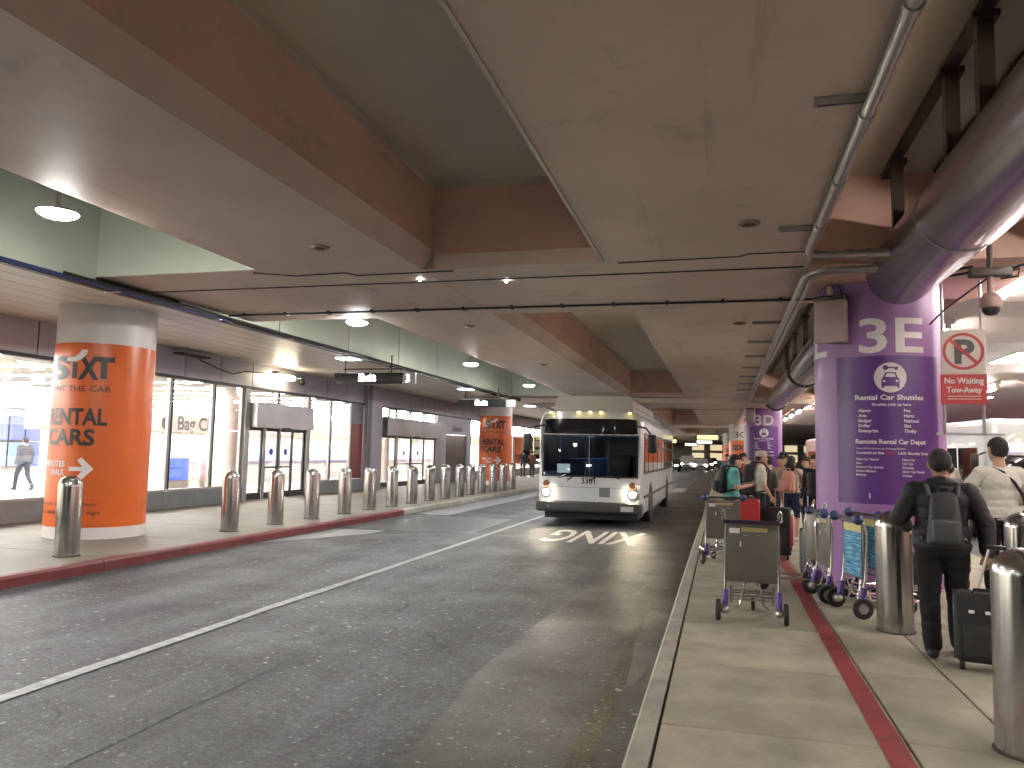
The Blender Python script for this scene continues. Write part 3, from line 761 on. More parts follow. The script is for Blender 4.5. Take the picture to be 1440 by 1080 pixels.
t = thing('flight_screens', 'bank of blue flight information screens inside the terminal, behind the near orange column', 'screen', (XF - 10.15, 19.7, 0.15))
S1 = screen_mat('screen_blue', (0.05, 0.09, 0.75), (0.35, 0.45, 1.0), 7); S2 = screen_mat('screen_cyan', (0.18, 0.35, 0.85), (0.6, 0.8, 1.0), 9)
for r in range(2):
    for c in range(4):
        pn = box('screen', (-0.04, 0.0, c * 0.66, c * 0.66 + 0.63, 0.72 + r * 0.90, 0.72 + r * 0.90 + 0.86), M_BLACK, t)
        box('display', (0.001, 0.006, c * 0.66 + 0.02, c * 0.66 + 0.61, 0.74 + r * 0.90, 0.72 + r * 0.90 + 0.84), S2 if (r == 0 and c < 3) else S1, pn)
t = thing('ticket_kiosk', 'glowing blue machine inside the terminal seen through the window beside the near column', 'kiosk', (XF - 4.2, 21.6, 0.15))
MB().rbox(-0.5, 0.5, -0.6, 0.6, 0, 1.25, 0.08).build('cabinet', M_INW, t)
MB().rbox(0.46, 0.53, -0.5, 0.5, 0.45, 1.15, 0.03).build('display', screen_mat('kiosk_screen', (0.04, 0.10, 0.80), (0.3, 0.5, 1.0), 4), t)
t = thing('advert_stand', 'round pink-red illuminated stand inside the terminal beside the blue machine', 'advert', (XF - 4.2, 23.6, 0.15))
MB().rbox(-0.1, 0.1, -0.35, 0.35, 0, 1.25, 0.05).build('board', M_INW, t)
MB().lathe([(0, 0), (0.33, 0), (0.33, 0.02), (0, 0.02)], 24, mtx=Matrix.Translation((0.1, 0, 0.8)) @ Matrix.Rotation(R(90), 4, 'Y')).build('disc', emis('pink_disc', (1.0, 0.08, 0.18), 1.2), t)
t = thing('service_counter', 'black check-in desk end inside the terminal at the left edge', 'counter', (XF - 9.0, 17.0, 0.15))
MB().rbox(-0.5, 0.5, -0.7, 0.7, 0, 1.2, 0.03).build('desk', M_INW, t)
box('black_screen', (0.51, 0.56, -0.65, 0.65, 0.62, 1.2), M_BLACK, t)
MB().lathe([(0.08, 0), (0.14, 0), (0.14, 0.01), (0.08, 0.01)], 20, mtx=Matrix.Translation((0.561, 0.2, 0.85)) @ Matrix.Rotation(R(90), 4, 'Y')).build('ring_symbol', M_WTXT, t)
# loose cable on the facade and small fixtures
t = thing('facade_cable', 'loose dark cable and bracket hanging on the facade right of the near orange column', 'cable', (XF + 0.1, 0, 0))
MB().tube([(0.02, 17.4, 4.02), (0.05, 18.2, 3.86), (0.05, 18.8, 3.78), (0.04, 19.4, 3.92), (0.03, 20.6, 3.98)], 0.018, 6).build('cable', M_BLACK, t)
box('bracket', (0.0, 0.3, 16.4, 17.5, 4.05, 4.09), M_BRONZE, t)
t = thing('facade_camera', 'small dark security camera beside the facade floodlight', 'camera', (XF + 0.25, 22.3, 3.95))
MB().rbox(-0.25, 0.0, -0.03, 0.03, 0.02, 0.07, 0.01).build('arm', M_ALU, t)
MB().sphere((0.03, 0, -0.08), 0.11, 14, 10).build('dome', M_DARK, t)

# hanging signs over the left pavement
for i, y in enumerate((17.4, 26.8)):
    t = thing('hanging_sign', ['nearer black hanging sign with glaring lit letters and a 3 plate', 'farther black hanging sign with a glaring lit panel, before the second orange column'][i], 'sign', (-8.4, y, 3.5), group='hanging signs over the left pavement')
    MB().rbox(-0.98, 0.85, -0.06, 0.06, -0.13, 0.14, 0.01).build('sign_box', M_BLACK, t)
    lit = emis('sign_lit_letters', (0.95, 0.97, 1.0), 6.0)
    text_flat('lit_lettering', 'Exit', 0.24, lit, t, Matrix.Translation((-0.08, -0.064, -0.06)) @ FRONT, bold=0.035, wx=1.25)
    pl = box('number_plate', (0.855, 1.2, -0.03, 0.03, -0.13, 0.14), mat('sign_plate', (0.42, 0.42, 0.42), 0.35), t)
    text_flat('number', '3', 0.27, emis('sign_number', (1, 1, 1), 1.2), pl, Matrix.Translation((1.0, -0.034, -0.09)) @ FRONT, bold=0.03)
    for x in (-0.7, 0.55): MB().tube([(x, 0, 0.14), (x, 0, 0.575)], 0.018, 8).build('hanger', M_DARK, t)
    box('hanger_bar', (-0.75, 0.85, -0.025, 0.025, 0.22, 0.25), M_DARK, t)
# ================================================================== COLUMNS
RC = 0.80
def fit_text(name, s, cap, x0, x1, z, m, parent, R_=RC + 0.012, bold=0.02, rotz=0.0, flat=None, shear=0.0):
    bm = text_bm(s, 1.0, bold, align='LEFT', shear=shear)
    xs = [v.co.x for v in bm.verts]; a, b = min(xs), max(xs)
    hs = cap / 0.73
    for v in bm.verts:
        v.co.x = x0 + (v.co.x - a) / (b - a) * (x1 - x0) if x1 is not None else x0 + (v.co.x - a) * hs
        v.co.y = z + v.co.y * hs
    if flat is not None:
        return MB().addbm(bm, 0, False, flat).build(name, m, parent)
    wrap_bm(bm, R_)
    return MB().addbm(bm).build(name, m, parent, rotz=rotz)
def disc_poly(cx, cz, r, n=40, r2=None):
    return [(cx + r * math.cos(2 * math.pi * i / n), cz + (r2 or r) * math.sin(2 * math.pi * i / n)) for i in range(n)]
def column(label, x, y, body_mat, group):
    t = thing('column', label, 'column', (x, y, 0), group=group)
    MB().lathe([(RC, 0.14), (RC, 4.058 if x > 0 else 4.34)], 72).build('shaft', body_mat, t)
    return t
def orange_sleeve(t, z0, z1):
    w = MB().curved(RC + 0.006, -math.pi, math.pi, z0, z1, 96).build('advert_wrap', M_ORANGE, t)
    for a in (-100, -35, 28, 92, 160): MB().curved(RC + 0.0085, R(a), R(a) + 0.006, z0, z1, 1).build('wrap_seam', mat('wrap_seam', (0.42, 0.07, 0.012), 0.5), w)
    return w
def sixt(t, full=True):
    sl = orange_sleeve(t, 0.35, 3.46)
    MB().curved(RC + 0.006, -math.pi, math.pi, 0.152, 0.346, 96).build('base_band', M_CREAM, t)
    fit_text('logo_lettering', 'S', 0.38, -0.40, 0.04, 2.85, M_KTXT, sl, bold=0.05)
    shape_wrap('logo_lettering', [(0.075, 2.85), (0.165, 2.85), (0.165, 3.12), (0.075, 3.12)], M_KTXT, sl, RC + 0.012)
    fit_text('logo_lettering', 'X', 0.38, 0.18, 0.52, 2.85, M_KTXT, sl, bold=0.045)
    shape_wrap('logo_lettering', [(0.54, 2.85), (0.635, 2.85), (0.635, 3.14), (0.745, 3.14), (0.745, 3.23), (0.44, 3.23), (0.48, 3.14), (0.54, 3.14)], M_KTXT, sl, RC + 0.012)
    shape_wrap('logo_swoosh', [(-0.04, 3.14), (0.14, 3.14), (0.24, 3.18), (0.30, 3.25), (0.33, 3.34), (0.23, 3.34), (0.18, 3.27), (0.11, 3.22), (-0.04, 3.20)], M_WTXT, sl, RC + 0.014)
    fit_text('advert_lettering', 'RENT THE CAR', 0.10, -0.44, 0.72, 2.63, M_KTXT, sl, bold=0.006)
    fit_text('advert_lettering', 'RENTAL', 0.28, -0.46, 0.69, 2.07, M_KTXT, sl, bold=0.035)
    fit_text('advert_lettering', 'CARS', 0.27, -0.44, 0.52, 1.73, M_KTXT, sl, bold=0.035)
    fit_text('advert_lettering', 'MINUTES', 0.10, -0.46, 0.06, 1.36, M_WTXT, sl, bold=0.02)
    fit_text('advert_lettering', 'WALK', 0.10, -0.26, 0.06, 1.22, M_WTXT, sl, bold=0.02)
    shape_wrap('arrow', [(0.14, 1.29), (0.36, 1.29), (0.27, 1.18), (0.34, 1.13), (0.53, 1.325), (0.34, 1.52), (0.27, 1.47), (0.36, 1.36), (0.14, 1.36)], M_WTXT, sl, RC + 0.012)
    fit_text('advert_lettering', 'Do not take the bus.', 0.07, -0.55, 0.62, 0.71, M_KTXT, sl, bold=0.004)
    fit_text('advert_lettering', 'Just walk past this sign', 0.07, -0.55, 0.66, 0.57, M_KTXT, sl, bold=0.004)
CLX = -10.69
c = column('near orange advert column with black lettering and white arrow on the left pavement', CLX, 11.35, M_CREAM, 'orange advert columns'); sixt(c)
c = column('second orange advert column, half behind the far left bollards', CLX, 36.2, M_CREAM, 'orange advert columns'); sixt(c)
c = column('third orange advert column, far down the left pavement', CLX, 61.0, M_CREAM, 'orange advert columns'); orange_sleeve(c, 0.35, 3.46)

def rental_panel(t, rows=True):
    R1, R2 = RC + 0.006, RC + 0.010
    pn = MB().curved(R1, -0.66 / RC, 0.66 / RC, 1.22, 3.09, 40).build('notice_panel', M_PURPLE, t)
    shape_wrap('symbol_disc', disc_poly(0.0, 2.81, 0.19), M_WTXT, pn, R2)
    RK = RC + 0.014
    car = [(-0.105, 2.68), (-0.075, 2.68), (-0.075, 2.70), (0.075, 2.70), (0.075, 2.68), (0.105, 2.68), (0.105, 2.79), (0.085, 2.81), (0.06, 2.875), (-0.06, 2.875), (-0.085, 2.81), (-0.105, 2.79)]
    shape_wrap('car_symbol', car, M_PURPLE, pn, RK)
    shape_wrap('car_symbol_glass', [(-0.062, 2.815), (0.062, 2.815), (0.046, 2.86), (-0.046, 2.86)], M_WTXT, pn, RK + 0.003)
    for s in (-1, 1): shape_wrap('car_symbol_lamp', disc_poly(0.075 * s, 2.765, 0.016, 14), M_WTXT, pn, RK + 0.003)
    shape_wrap('key_symbol', disc_poly(-0.055, 2.935, 0.032, 18), M_PURPLE, pn, RK)
    shape_wrap('key_symbol', [(-0.03, 2.927), (0.095, 2.927), (0.095, 2.945), (-0.03, 2.945)], M_PURPLE, pn, RK)
    shape_wrap('key_symbol', [(0.05, 2.905), (0.085, 2.905), (0.085, 2.928), (0.05, 2.928)], M_PURPLE, pn, RK)
    T = lambda s, cap, x0, x1, z, b=0.03, m=M_WTXT: fit_text('panel_lettering', s, cap, x0, x1, z, m, pn, R2, b)
    T('Rental Car Shuttles', 0.064, -0.42, 0.41, 2.53)
    T('Shuttles pick up here', 0.032, -0.22, 0.24, 2.455)
    for i, (a, b) in enumerate((('Alamo', 'Fox'), ('Avis', 'Hertz'), ('Budget', 'National'), ('Dollar', 'Sixt'), ('Enterprise', 'Thrifty'))):
        T(a, 0.040, -0.38, None, 2.375 - 0.064 * i); T(b, 0.040, 0.15, None, 2.375 - 0.064 * i)
    T('Remote Rental Car Depot', 0.058, -0.42, 0.43, 1.975)
    T('Use LAX-it Economy Parking Shuttle', 0.022, -0.41, 0.16, 1.905, 0.01)
    T('Located at the', 0.033, -0.41, -0.09, 1.845); T('Pink', 0.033, -0.06, 0.04, 1.845, m=M_RTXT); T('LAX Shuttle Stop', 0.033, 0.07, 0.46, 1.845)
    for i, (a, b) in enumerate((('Able Car Rental', 'Next Car'), ('Ace', 'NU Car'), ('Airport Van Rental', 'Priceless'), ('Green Motion', 'Silver Car Rental'), ('Midway', 'U-Save'))):
        T(a, 0.030, -0.42, None, 1.765 - 0.049 * i, 0.02); T(b, 0.030, 0.12, None, 1.765 - 0.049 * i, 0.02)
    T('LAX', 0.03, 0.52, None, 1.53); T('i', 0.07, -0.27, None, 1.29)
def purple_column(label, x, y, code):
    t = column(label, x, y, M_LILAC, 'lettered island columns')
    rental_panel(t)
    for rz in (0.0, R(-90)):
        fit_text('column_number', code, 0.45, -0.36, 0.43, 3.14, M_WTXT, t, RC + 0.006, 0.018, rotz=rz)
    # box loudspeaker strapped high on the shaft
    return t
CRX = 2.05
c3e = purple_column('big lilac column lettered 3E with a purple rental shuttle panel', CRX, 11.35, '3E')
c3d = purple_column('lilac column lettered 3D with a purple panel, behind the waiting people', 1.75, 35.6, '3D')
for k, (y, cd, lab) in enumerate(((58.0, '3C', 'pale column lettered 3C with an orange advert, beyond the 3D column'), (81.0, '3B', 'distant pale island column with orange wrap, beyond 3C'))):
    t = column(lab, 1.3 - 0.4 * k, y, M_CREAM, 'lettered island columns')
    sl = MB().curved(RC + 0.006, -math.pi, math.pi, 1.2, 2.9, 64).build('advert_wrap', M_ORANGE, t)
    fit_text('column_number', cd, 0.45, -0.42, 0.42, 3.1, M_KTXT, t, RC + 0.006, 0.0)
    fit_text('advert_lettering', 'SIXT', 0.4, -0.6, 0.6, 2.2, M_KTXT, sl, bold=0.05)
for (cx, cy, lab) in ((1.38, 10.66, 'pinkish box with trailing wires strapped high on the 3E column'), (1.2, 34.75, 'pinkish box strapped high on the 3D column')):
    t = thing('wall_box', lab, 'box', (cx, cy, 3.27), R(-25))
    MB().rbox(-0.19, 0.19, -0.08, 0.08, 0, 0.56, 0.012).build('case', mat('pinkish_box', (0.42, 0.33, 0.31), 0.5), t)
    MB().rbox(-0.20, 0.20, -0.09, 0.09, 0.562, 0.62, 0.01).build('black_lid', M_BLACK, t)
    for k in range(7):
        x = -0.16 + 0.05 * k
        MB().tube([(x, 0.02, 0.61), (x * 0.8 + 0.01, 0.0, 0.70), (0.02 + x * 0.4, 0.05, 0.785)], 0.007, 5).build('wire', M_BLACK, t)
    MB().tube([(0.02, -0.04, 0.60), (0.0, -0.05, 0.74)], [0.05, 0.03], 10).build('connector', M_ALU, t)

# ================================================================== BOLLARDS
def bollard_mesh():
    pr = [(0.162, -0.02), (0.162, 0.99)] + [(0.162 * math.cos(R(a)), 0.99 + 0.15 * math.sin(R(a))) for a in (12, 24, 36, 48, 60, 72, 82)] + [(0.0, 1.14)]
    return MB().lathe(pr, 40).mesh('shaft', M_STEEL), MB().lathe([(0.175, 0.0), (0.175, 0.012), (0.160, 0.014)], 40, cap=False).mesh('base_ring', M_JOINT)
BM, BR = bollard_mesh()
def bollard(x, y, label, group):
    t = thing('bollard', label, 'bollard', (x, y, 0.15), group=group)
    link('shaft', BM, t, rotz=rng.uniform(0, 6)); link('base_ring', BR, t)
    t.rotation_euler = (R(rng.uniform(-.6, .6)), R(rng.uniform(-.6, .6)), 0)
LB = [9.1, 12.87, 14.43, 15.91, 17.5, 18.9, 20.35, 21.75, 23.2, 24.6, 26.0, 27.2, 28.5, 30.0, 31.4, 32.8]
on = ['first and nearest', 'second', 'third', 'fourth', 'fifth', 'sixth', 'seventh', 'eighth', 'ninth', 'tenth', 'eleventh', 'twelfth', 'thirteenth', 'fourteenth', 'fifteenth', 'sixteenth and farthest']
for i, y in enumerate(LB):
    bollard(-9.03 + (0.012 * max(0, y - 20)), y, 'stainless steel bollard along the left kerb, %s from the near orange column' % on[i], 'steel bollards along the left kerb')
bollard(1.66, 5.1, 'large stainless bollard cut by the right edge, nearest of all', 'steel bollards on the right pavement')
bollard(1.60, 8.22, 'stainless bollard between the luggage carts and the black-jacketed man', 'steel bollards on the right pavement')
bollard(2.86, 8.75, 'stainless bollard in front of the white-shirted man, behind the nearest one', 'steel bollards on the right pavement')

# ================================================================== SIGN, DOME CAMERA
t = thing('parking_sign', 'white and red no-parking tow-away sign right of the 3E column', 'sign', (2.93, 10.75, 0.15))
for x in (-0.22, 0.22): MB().tube([(x, 0.03, 2.1), (x, 0.03, 4.0)], 0.018, 8).build('post', M_PIPE, t)
for x in (-0.22, 0.22): MB().tube([(x, 0.03, 1.95), (x, 0.03, 2.45)], 0.02, 8).build('post', M_PIPE, t)
box('cross_rail', (-0.6, 0.45, 0.02, 0.05, 1.95, 1.98), M_PIPE, t)
pl = MB().rbox(-0.25, 0.25, -0.012, 0.01, 2.72, 3.28, 0.004, smooth=False).build('sign_plate', mat('sign_white', (0.70, 0.62, 0.55), 0.4), t)
fit_text('letter', 'P', 0.30, -0.10, 0.13, 2.86, M_KTXT, pl, bold=0.04, flat=Matrix.Translation((0, -0.014, 0)) @ FRONT)
ring = MB()
for i in range(40):
    a0, a1 = 2 * math.pi * i / 40, 2 * math.pi * (i + 1) / 40
    ring.add([(r * math.cos(a), -0.017, 3.005 + r * math.sin(a)) for a, r in ((a0, 0.235), (a1, 0.235), (a1, 0.20), (a0, 0.20))], [(0, 1, 2, 3)])
ring.add([(-0.165, -0.0175, 3.14), (-0.135, -0.0175, 3.17), (0.165, -0.0175, 2.87), (0.135, -0.0175, 2.84)], [(0, 1, 2, 3)])
ring.build('prohibition_ring', M_RTXT, pl)
pr = MB().rbox(-0.26, 0.26, -0.012, 0.01, 2.34, 2.716, 0.004, smooth=False).build('sign_plate', mat('sign_red', (0.50, 0.03, 0.035), 0.4), t)
fit_text('lettering', 'No Waiting', 0.075, -0.22, 0.22, 2.60, M_WTXT, pr, bold=0.03, flat=Matrix.Translation((0, -0.014, 0)) @ FRONT)
fit_text('lettering', 'Tow-Away', 0.075, -0.20, 0.20, 2.485, M_WTXT, pr, bold=0.03, flat=Matrix.Translation((0, -0.014, 0)) @ FRONT)
for k in range(2): box('small_line', (-0.19, 0.19, -0.0155, -0.0145, 2.40 + 0.035 * k, 2.408 + 0.035 * k), M_WTXT, pr)
t = thing('dome_camera', 'dome security camera hanging right of the 3E column above the no-parking sign', 'camera', (2.76, 9.1, 3.32))
MB().lathe([(0.0, 0.0), (0.05, 0.01), (0.085, 0.05), (0.09, 0.085)], 20).build('dome', M_DARK, t)
MB().lathe([(0.095, 0.086), (0.105, 0.10), (0.105, 0.19), (0.07, 0.235), (0.03, 0.25), (0.03, 0.42)], 20).build('housing', mat('dusty_rose_housing', (0.36, 0.24, 0.22), 0.5), t)
MB().rbox(-0.20, 0.20, -0.06, 0.06, 0.42, 0.52, 0.015).build('bracket', M_BRONZE, t)
MB().tube([(0, 0, 0.5), (0, 0, 0.77)], 0.03, 8).build('stem', M_BRONZE, t)
MB().tube([(0.18, 0, 0.47), (0.28, 0, 0.50), (0.26, 0, 0.42), (0.1, 0, 0.40)], 0.012, 6).build('cable_loop', M_BLACK, t)
t = thing('service_cables', 'dark cables running from the dome camera to the 3E column and ceiling', 'cable', (0, 0, 0))
for dz in (0.0, 0.06): MB().tube([(2.6, 9.1, 3.80 + dz), (2.2, 9.6, 3.83 + dz), (2.1, 10.5, 3.85 + dz)], 0.014, 6).build('cable', M_BLACK, t)
MB().tube([(2.9, 9.1, 3.80), (3.5, 9.0, 4.0), (4.5, 8.9, 4.19)], 0.014, 6).build('cable', M_BLACK, t)
MB().tube([(2.75, 9.1, 3.74), (2.6, 10.2, 3.6), (2.55, 10.7, 3.5)], 0.012, 6).build('cable', M_BLACK, t)

# ================================================================== BUS
M_BUSW = mat('bus_white_paint', (0.56, 0.58, 0.61), 0.28, var=0.08, scale=1.2, coat=0.4, stain=0.16)
M_BUSB = mat('bus_bumper_plastic', (0.045, 0.045, 0.045), 0.55, var=0.2)
M_BGL = mat('bus_dark_glass', (0.006, 0.007, 0.009), 0.05, var=0.1, spec=0.8)
M_SEAT = mat('blue_bus_seat', (0.02, 0.045, 0.14), 0.7, var=0.3, scale=20)
M_GREYP = mat('grey_plastic', (0.16, 0.17, 0.17), 0.5, var=0.1)
M_AMBER = emis('amber_marker', (1.0, 0.75, 0.15), 5.0)
E_HEAD = emis('headlight_bulb', (1.0, 0.87, 0.62), HEAD_L)
def wheel(parent, x, y, r, w, m_rim=M_ALU):
    s = 1 if x > 0 else -1
    mtx = Matrix.Translation((x, y, r)) @ Matrix.Rotation(R(90) * s, 4, 'Y')
    tyre = MB().lathe([(r * 0.58, -w), (r * 0.9, -w), (r, -w * 0.85), (r, -w * 0.1), (r * 0.95, 0.0), (r * 0.6, 0.0), (r * 0.56, -0.03)], 32, mtx=mtx, cap=False)
    wh = tyre.build('wheel', M_RUB, parent)
    MB().lathe([(r * 0.57, -0.03), (r * 0.5, -0.05), (r * 0.3, -0.09), (r * 0.22, -0.02), (0, -0.01)], 24, mtx=mtx, cap=False).build('rim', m_rim, wh)
    return wh
def make_bus():
    t = thing('bus', 'white city bus numbered 3301 with headlights on, driving towards the viewer', 'bus', (-3.13, 18.7, 0.0))
    W, L, ZB, ZT = 1.29, 12.1, 0.34, 2.80
    # side walls, roof, back, with rounded roof edge
    def profile():
        p = [(-W, ZB), (W, ZB), (W, 2.45)] + [(W - 0.28 + 0.28 * math.cos(R(a)), ZT - 0.30 + 0.30 * math.sin(R(a))) for a in (10, 30, 50, 70, 90)]
        p += [(-(W - 0.28) - 0.28 * math.cos(R(a)), ZT - 0.30 + 0.30 * math.sin(R(a))) for a in (90, 70, 50, 30, 10)] + [(-W, 2.45)]
        return p
    P = profile(); n = len(P)
    m = MB()
    sec = [(0.10, 0.955), (0.16, 0.985), (0.30, 1.0), (L - 0.2, 1.0), (L, 0.97)]
    vs = [(x * s, y, ZB + (z - ZB) * (1 if s > 0.99 else 0.985)) for (y, s) in sec for (x, z) in P]
    fs = [(j * n + i, j * n + (i + 1) % n, (j + 1) * n + (i + 1) % n, (j + 1) * n + i) for j in range(len(sec) - 1) for i in range(n)]
    fs.append(tuple((len(sec) - 1) * n + i for i in range(n)))
    m.add(vs, fs, 0, True)
    body = m.build('body', M_BUSW, t)
    # front face: curved lower panel, pillars, header
    def front(x, z):
        rake = 0.10 if z < 1.15 else 0.10 - 0.0 + (z - 1.15) * 0.075
        return rake - 0.10 + 0.10 * (abs(x) / W) ** 3 * 1.0
    def patch(xa, xb, za, zb, nx=16, nz=6, off=0.0, mat_=M_BUSW, name='front_panel', taper=0.0, parent=body, rcorner=0.0):
        q = MB(); vs = []
        for j in range(nz + 1):
            z = za + (zb - za) * j / nz
            k = 1 - taper * (z - za) / (zb - za)
            for i in range(nx + 1):
                u = i / nx
                xx = (xa + (xb - xa) * u) * k
                zz = z
                if rcorner:
                    e = abs(u - 0.5) * 2
                    cz = (za + zb) / 2
                    zz = cz + (z - cz) * (1 - rcorner * max(0, (e - 0.82) / 0.18) ** 2)
                vs.append((xx, front(xx, zz) - off, zz))
        fs = [(j * (nx + 1) + i, j * (nx + 1) + i + 1, (j + 1) * (nx + 1) + i + 1, (j + 1) * (nx + 1) + i) for j in range(nz) for i in range(nx)]
        q.add(vs, fs, 0, True)
        return q.build(name, mat_, parent)
    patch(-1.235, 1.235, 0.60, 1.22)
    patch(-1.235, -1.155, 1.22, 2.70, 3, 6); patch(1.155, 1.235, 1.22, 2.70, 3, 6)
    patch(-1.235, 1.235, 2.60, 2.785, 16, 3, taper=0.06)
    patch(-1.155, 1.155, 2.215, 2.245, 16, 1, off=0.006)
    patch(-1.165, 1.165, 2.24, 2.62, 20, 5, off=0.012, mat_=M_BGL, name='destination_display', parent=t, taper=0.04, rcorner=0.12)
    ws = patch(-1.165, 1.165, 1.21, 2.22, 20, 8, off=0.012, mat_=glass('windscreen_glass', (0.55, 0.62, 0.68), 1.0), name='windscreen', parent=t, rcorner=0.07)
    for (xa_, xb_, za_, zb_) in ((-1.19, 1.19, 1.185, 1.215), (-1.19, 1.19, 2.20, 2.222), (-1.19, -1.15, 1.21, 2.21), (1.15, 1.19, 1.21, 2.21)):
        patch(xa_, xb_, za_, zb_, 16 if xb_ - xa_ > 1 else 2, 6, off=0.016, mat_=M_BLACK, name='rubber_seal', parent=ws)
    box('centre_strip', (-0.012, 0.012, 0.005, 0.02, 1.23, 2.21), M_GREYP, ws)
    # cab interior
    box('bus_floor', (-1.2, 1.2, 0.2, L - 0.3, 0.62, 0.70), M_GREYP, body)
    box('dashboard', (-1.15, 1.15, 0.15, 0.50, 0.70, 1.14), M_BLACK, body)
    sw = MB().tube([(0.62 + 0.22 * math.cos(a), 0.62 + 0.10 * math.sin(a), 1.22 + 0.17 * math.sin(a)) for a in [2 * math.pi * i / 20 for i in range(20)]], 0.018, 8, closed=True)
    sw.tube([(0.62, 0.62, 1.2), (0.62, 0.5, 0.95)], 0.03, 8); sw.build('steering_wheel', M_BLACK, body)
    MB().rbox(0.36, 0.88, 1.15, 1.32, 0.9, 1.75, 0.06).build('driver_seat', M_BLACK, body)
    box('partition', (0.25, 1.15, 1.45, 1.5, 0.7, 2.1), mat('partition_blue_grey', (0.05, 0.07, 0.10), 0.3), body)
    for r in range(5):
        for xa in ((-1.1, -0.35), (0.35, 1.1)):
            if r == 0 and xa[0] > 0: continue
            MB().rbox(xa[0], xa[1], 2.0 + r * 1.1, 2.14 + r * 1.1, 0.75, 1.62, 0.05).build('passenger_seat', M_SEAT, body)
    for x in (-0.3, 0.3): MB().tube([(x, 1.2, 0.7), (x, 1.2, 2.5)], 0.018, 8).build('grab_pole', M_CHROME, body)
    for k in range(3): box('interior_lamp', (-0.5, -0.35, 2.2 + 2.6 * k, 3.2 + 2.6 * k, 2.60, 2.62), emis('bus_interior_lamp', (0.65, 0.8, 1.0), 7.0), body)
    box('placard', (-0.82, -0.50, 0.16, 0.17, 1.28, 1.50), emis('glowing_placard', (0.75, 0.85, 0.85), 0.25), body)  # plain paper, its brightness put in as a faint glow
    # bumper
    MB().rbox(-1.29, 1.29, -0.14, 0.32, 0.34, 0.60, 0.06, 3).build('bumper', M_BUSB, t)
    box('licence_plate', (0.80, 1.10, -0.152, -0.141, 0.40, 0.52), mat('plate_white', (0.45, 0.46, 0.46), 0.5), t)
    MB().lathe([(0, 0), (0.04, 0), (0.035, -0.01), (0, -0.012)], 14, mtx=Matrix.Translation((-0.98, -0.141, 0.47)) @ Matrix.Rotation(R(-90), 4, 'X') @ Matrix.Diagonal((1, 1, -1, 1))).build('tow_cap', M_GREYP, t)
    box('underbody', (-1.15, 1.15, 0.3, L - 0.3, 0.16, 0.36), M_BLACK, t)
    # front panel lines, access flap, number
    box('panel_line', (-1.0, 1.0, -0.006, 0.01, 0.935, 0.945), M_GREYP, body)
    box('access_flap', (0.26, 0.52, -0.010, 0.01, 0.72, 0.95), M_GREYP, body)
    text_flat('bus_number', '3301', 0.19, M_KTXT, body, Matrix.Translation((0.0, -0.012, 1.035)) @ FRONT, bold=0.02)
    box('badge', (-0.25, 0.05, 0.006, 0.03, 0.97, 0.982), M_GREYP, body)
    for s in (-1, 1):
        hl = MB().lathe([(0.0, 0.02), (0.105, 0.02), (0.125, -0.015), (0.115, -0.03), (0.105, -0.028)], 24, mtx=Matrix.Translation((s * 1.06, 0.005 + 0.03, 0.80)) @ Matrix.Rotation(R(90), 4, 'X') @ Matrix.Diagonal((1, 1, 1, 1))).build('headlight', M_CHROME, t)
        MB().lathe([(0.0, 0.035), (0.04, 0.03), (0.07, 0.02), (0.075, 0.0)], 20, mtx=Matrix.Translation((s * 1.06, 0.0, 0.80)) @ Matrix.Rotation(R(90), 4, 'X')).build('bulb', E_HEAD, hl)
        MB().lathe([(0.0, 0.03), (0.07, 0.028), (0.085, 0.0)], 20, mtx=Matrix.Translation((s * 1.06, 0.02, 1.01)) @ Matrix.Rotation(R(90), 4, 'X')).build('indicator', mat('indicator_amber', (0.25, 0.10, 0.04), 0.25), t)
        ld = bpy.data.lights.new('headlight_beam', 'SPOT'); ld.energy = BEAM_W; ld.color = (1.0, 0.85, 0.6); ld.spot_size = R(75); ld.spot_blend = 1.0; ld.shadow_soft_size = 0.07
        lo = bpy.data.objects.new('headlight_beam', ld); COL.objects.link(lo); lo.parent = hl; lo.location = (s * 1.06, -0.06, 0.80); lo.rotation_euler = (R(90 - 9), 0, R(180))
        # wipers
        MB().tube([(s * 0.28 - 0.25, 0.0, 1.10), (s * 0.28 - 0.10, -0.02, 1.20), (s * 0.28 + 0.2 * s, -0.035, 1.24)], 0.016, 6).build('wiper', M_BLACK, t)
        MB().tube([(s * 0.75, 0.0, 1.16), (s * 0.55, -0.03, 1.25)], 0.014, 6).build('wiper', M_BLACK, t)
        # mirrors
        mr = MB().tube([(s * 1.12, 0.06, 2.45), (s * 1.38, -0.12, 2.40), (s * 1.50, -0.10, 2.25)], 0.022, 8).build('mirror_arm', M_BLACK, t)
        MB().rbox(s * 1.53 - 0.11, s * 1.53 + 0.11, -0.16, -0.04, 1.80, 2.24, 0.05, 3).build('mirror', M_BLACK, mr)
    for x in (-0.98, -0.28, 0.0, 0.28, 0.98):
        MB().rbox(x - 0.035, x + 0.035, 0.02, 0.10, 2.765 - 0.02 * abs(x), 2.80 - 0.02 * abs(x), 0.012).build('marker_lamp', M_AMBER, t)
    # roof fairing (gas tanks)
    fr = MB().prism([(-1.0, 2.78), (1.0, 2.78), (0.98, 3.12), (0.88, 3.22), (-0.88, 3.22), (-0.98, 3.12)], 'y', 0.55, 6.5)
    rf = fr.build('roof_fairing', mat('fairing_beige', (0.40, 0.39, 0.37), 0.4, var=0.08), t)
    MB().prism([(-0.9, 2.78), (0.9, 2.78), (0.85, 3.02), (-0.85, 3.02)], 'y', 6.6, 11.0).build('roof_unit', M_BUSW, t)
    box('fairing_rail', (0.985, 1.01, 1.2, 5.6, 2.93, 2.95), M_CHROME, rf)
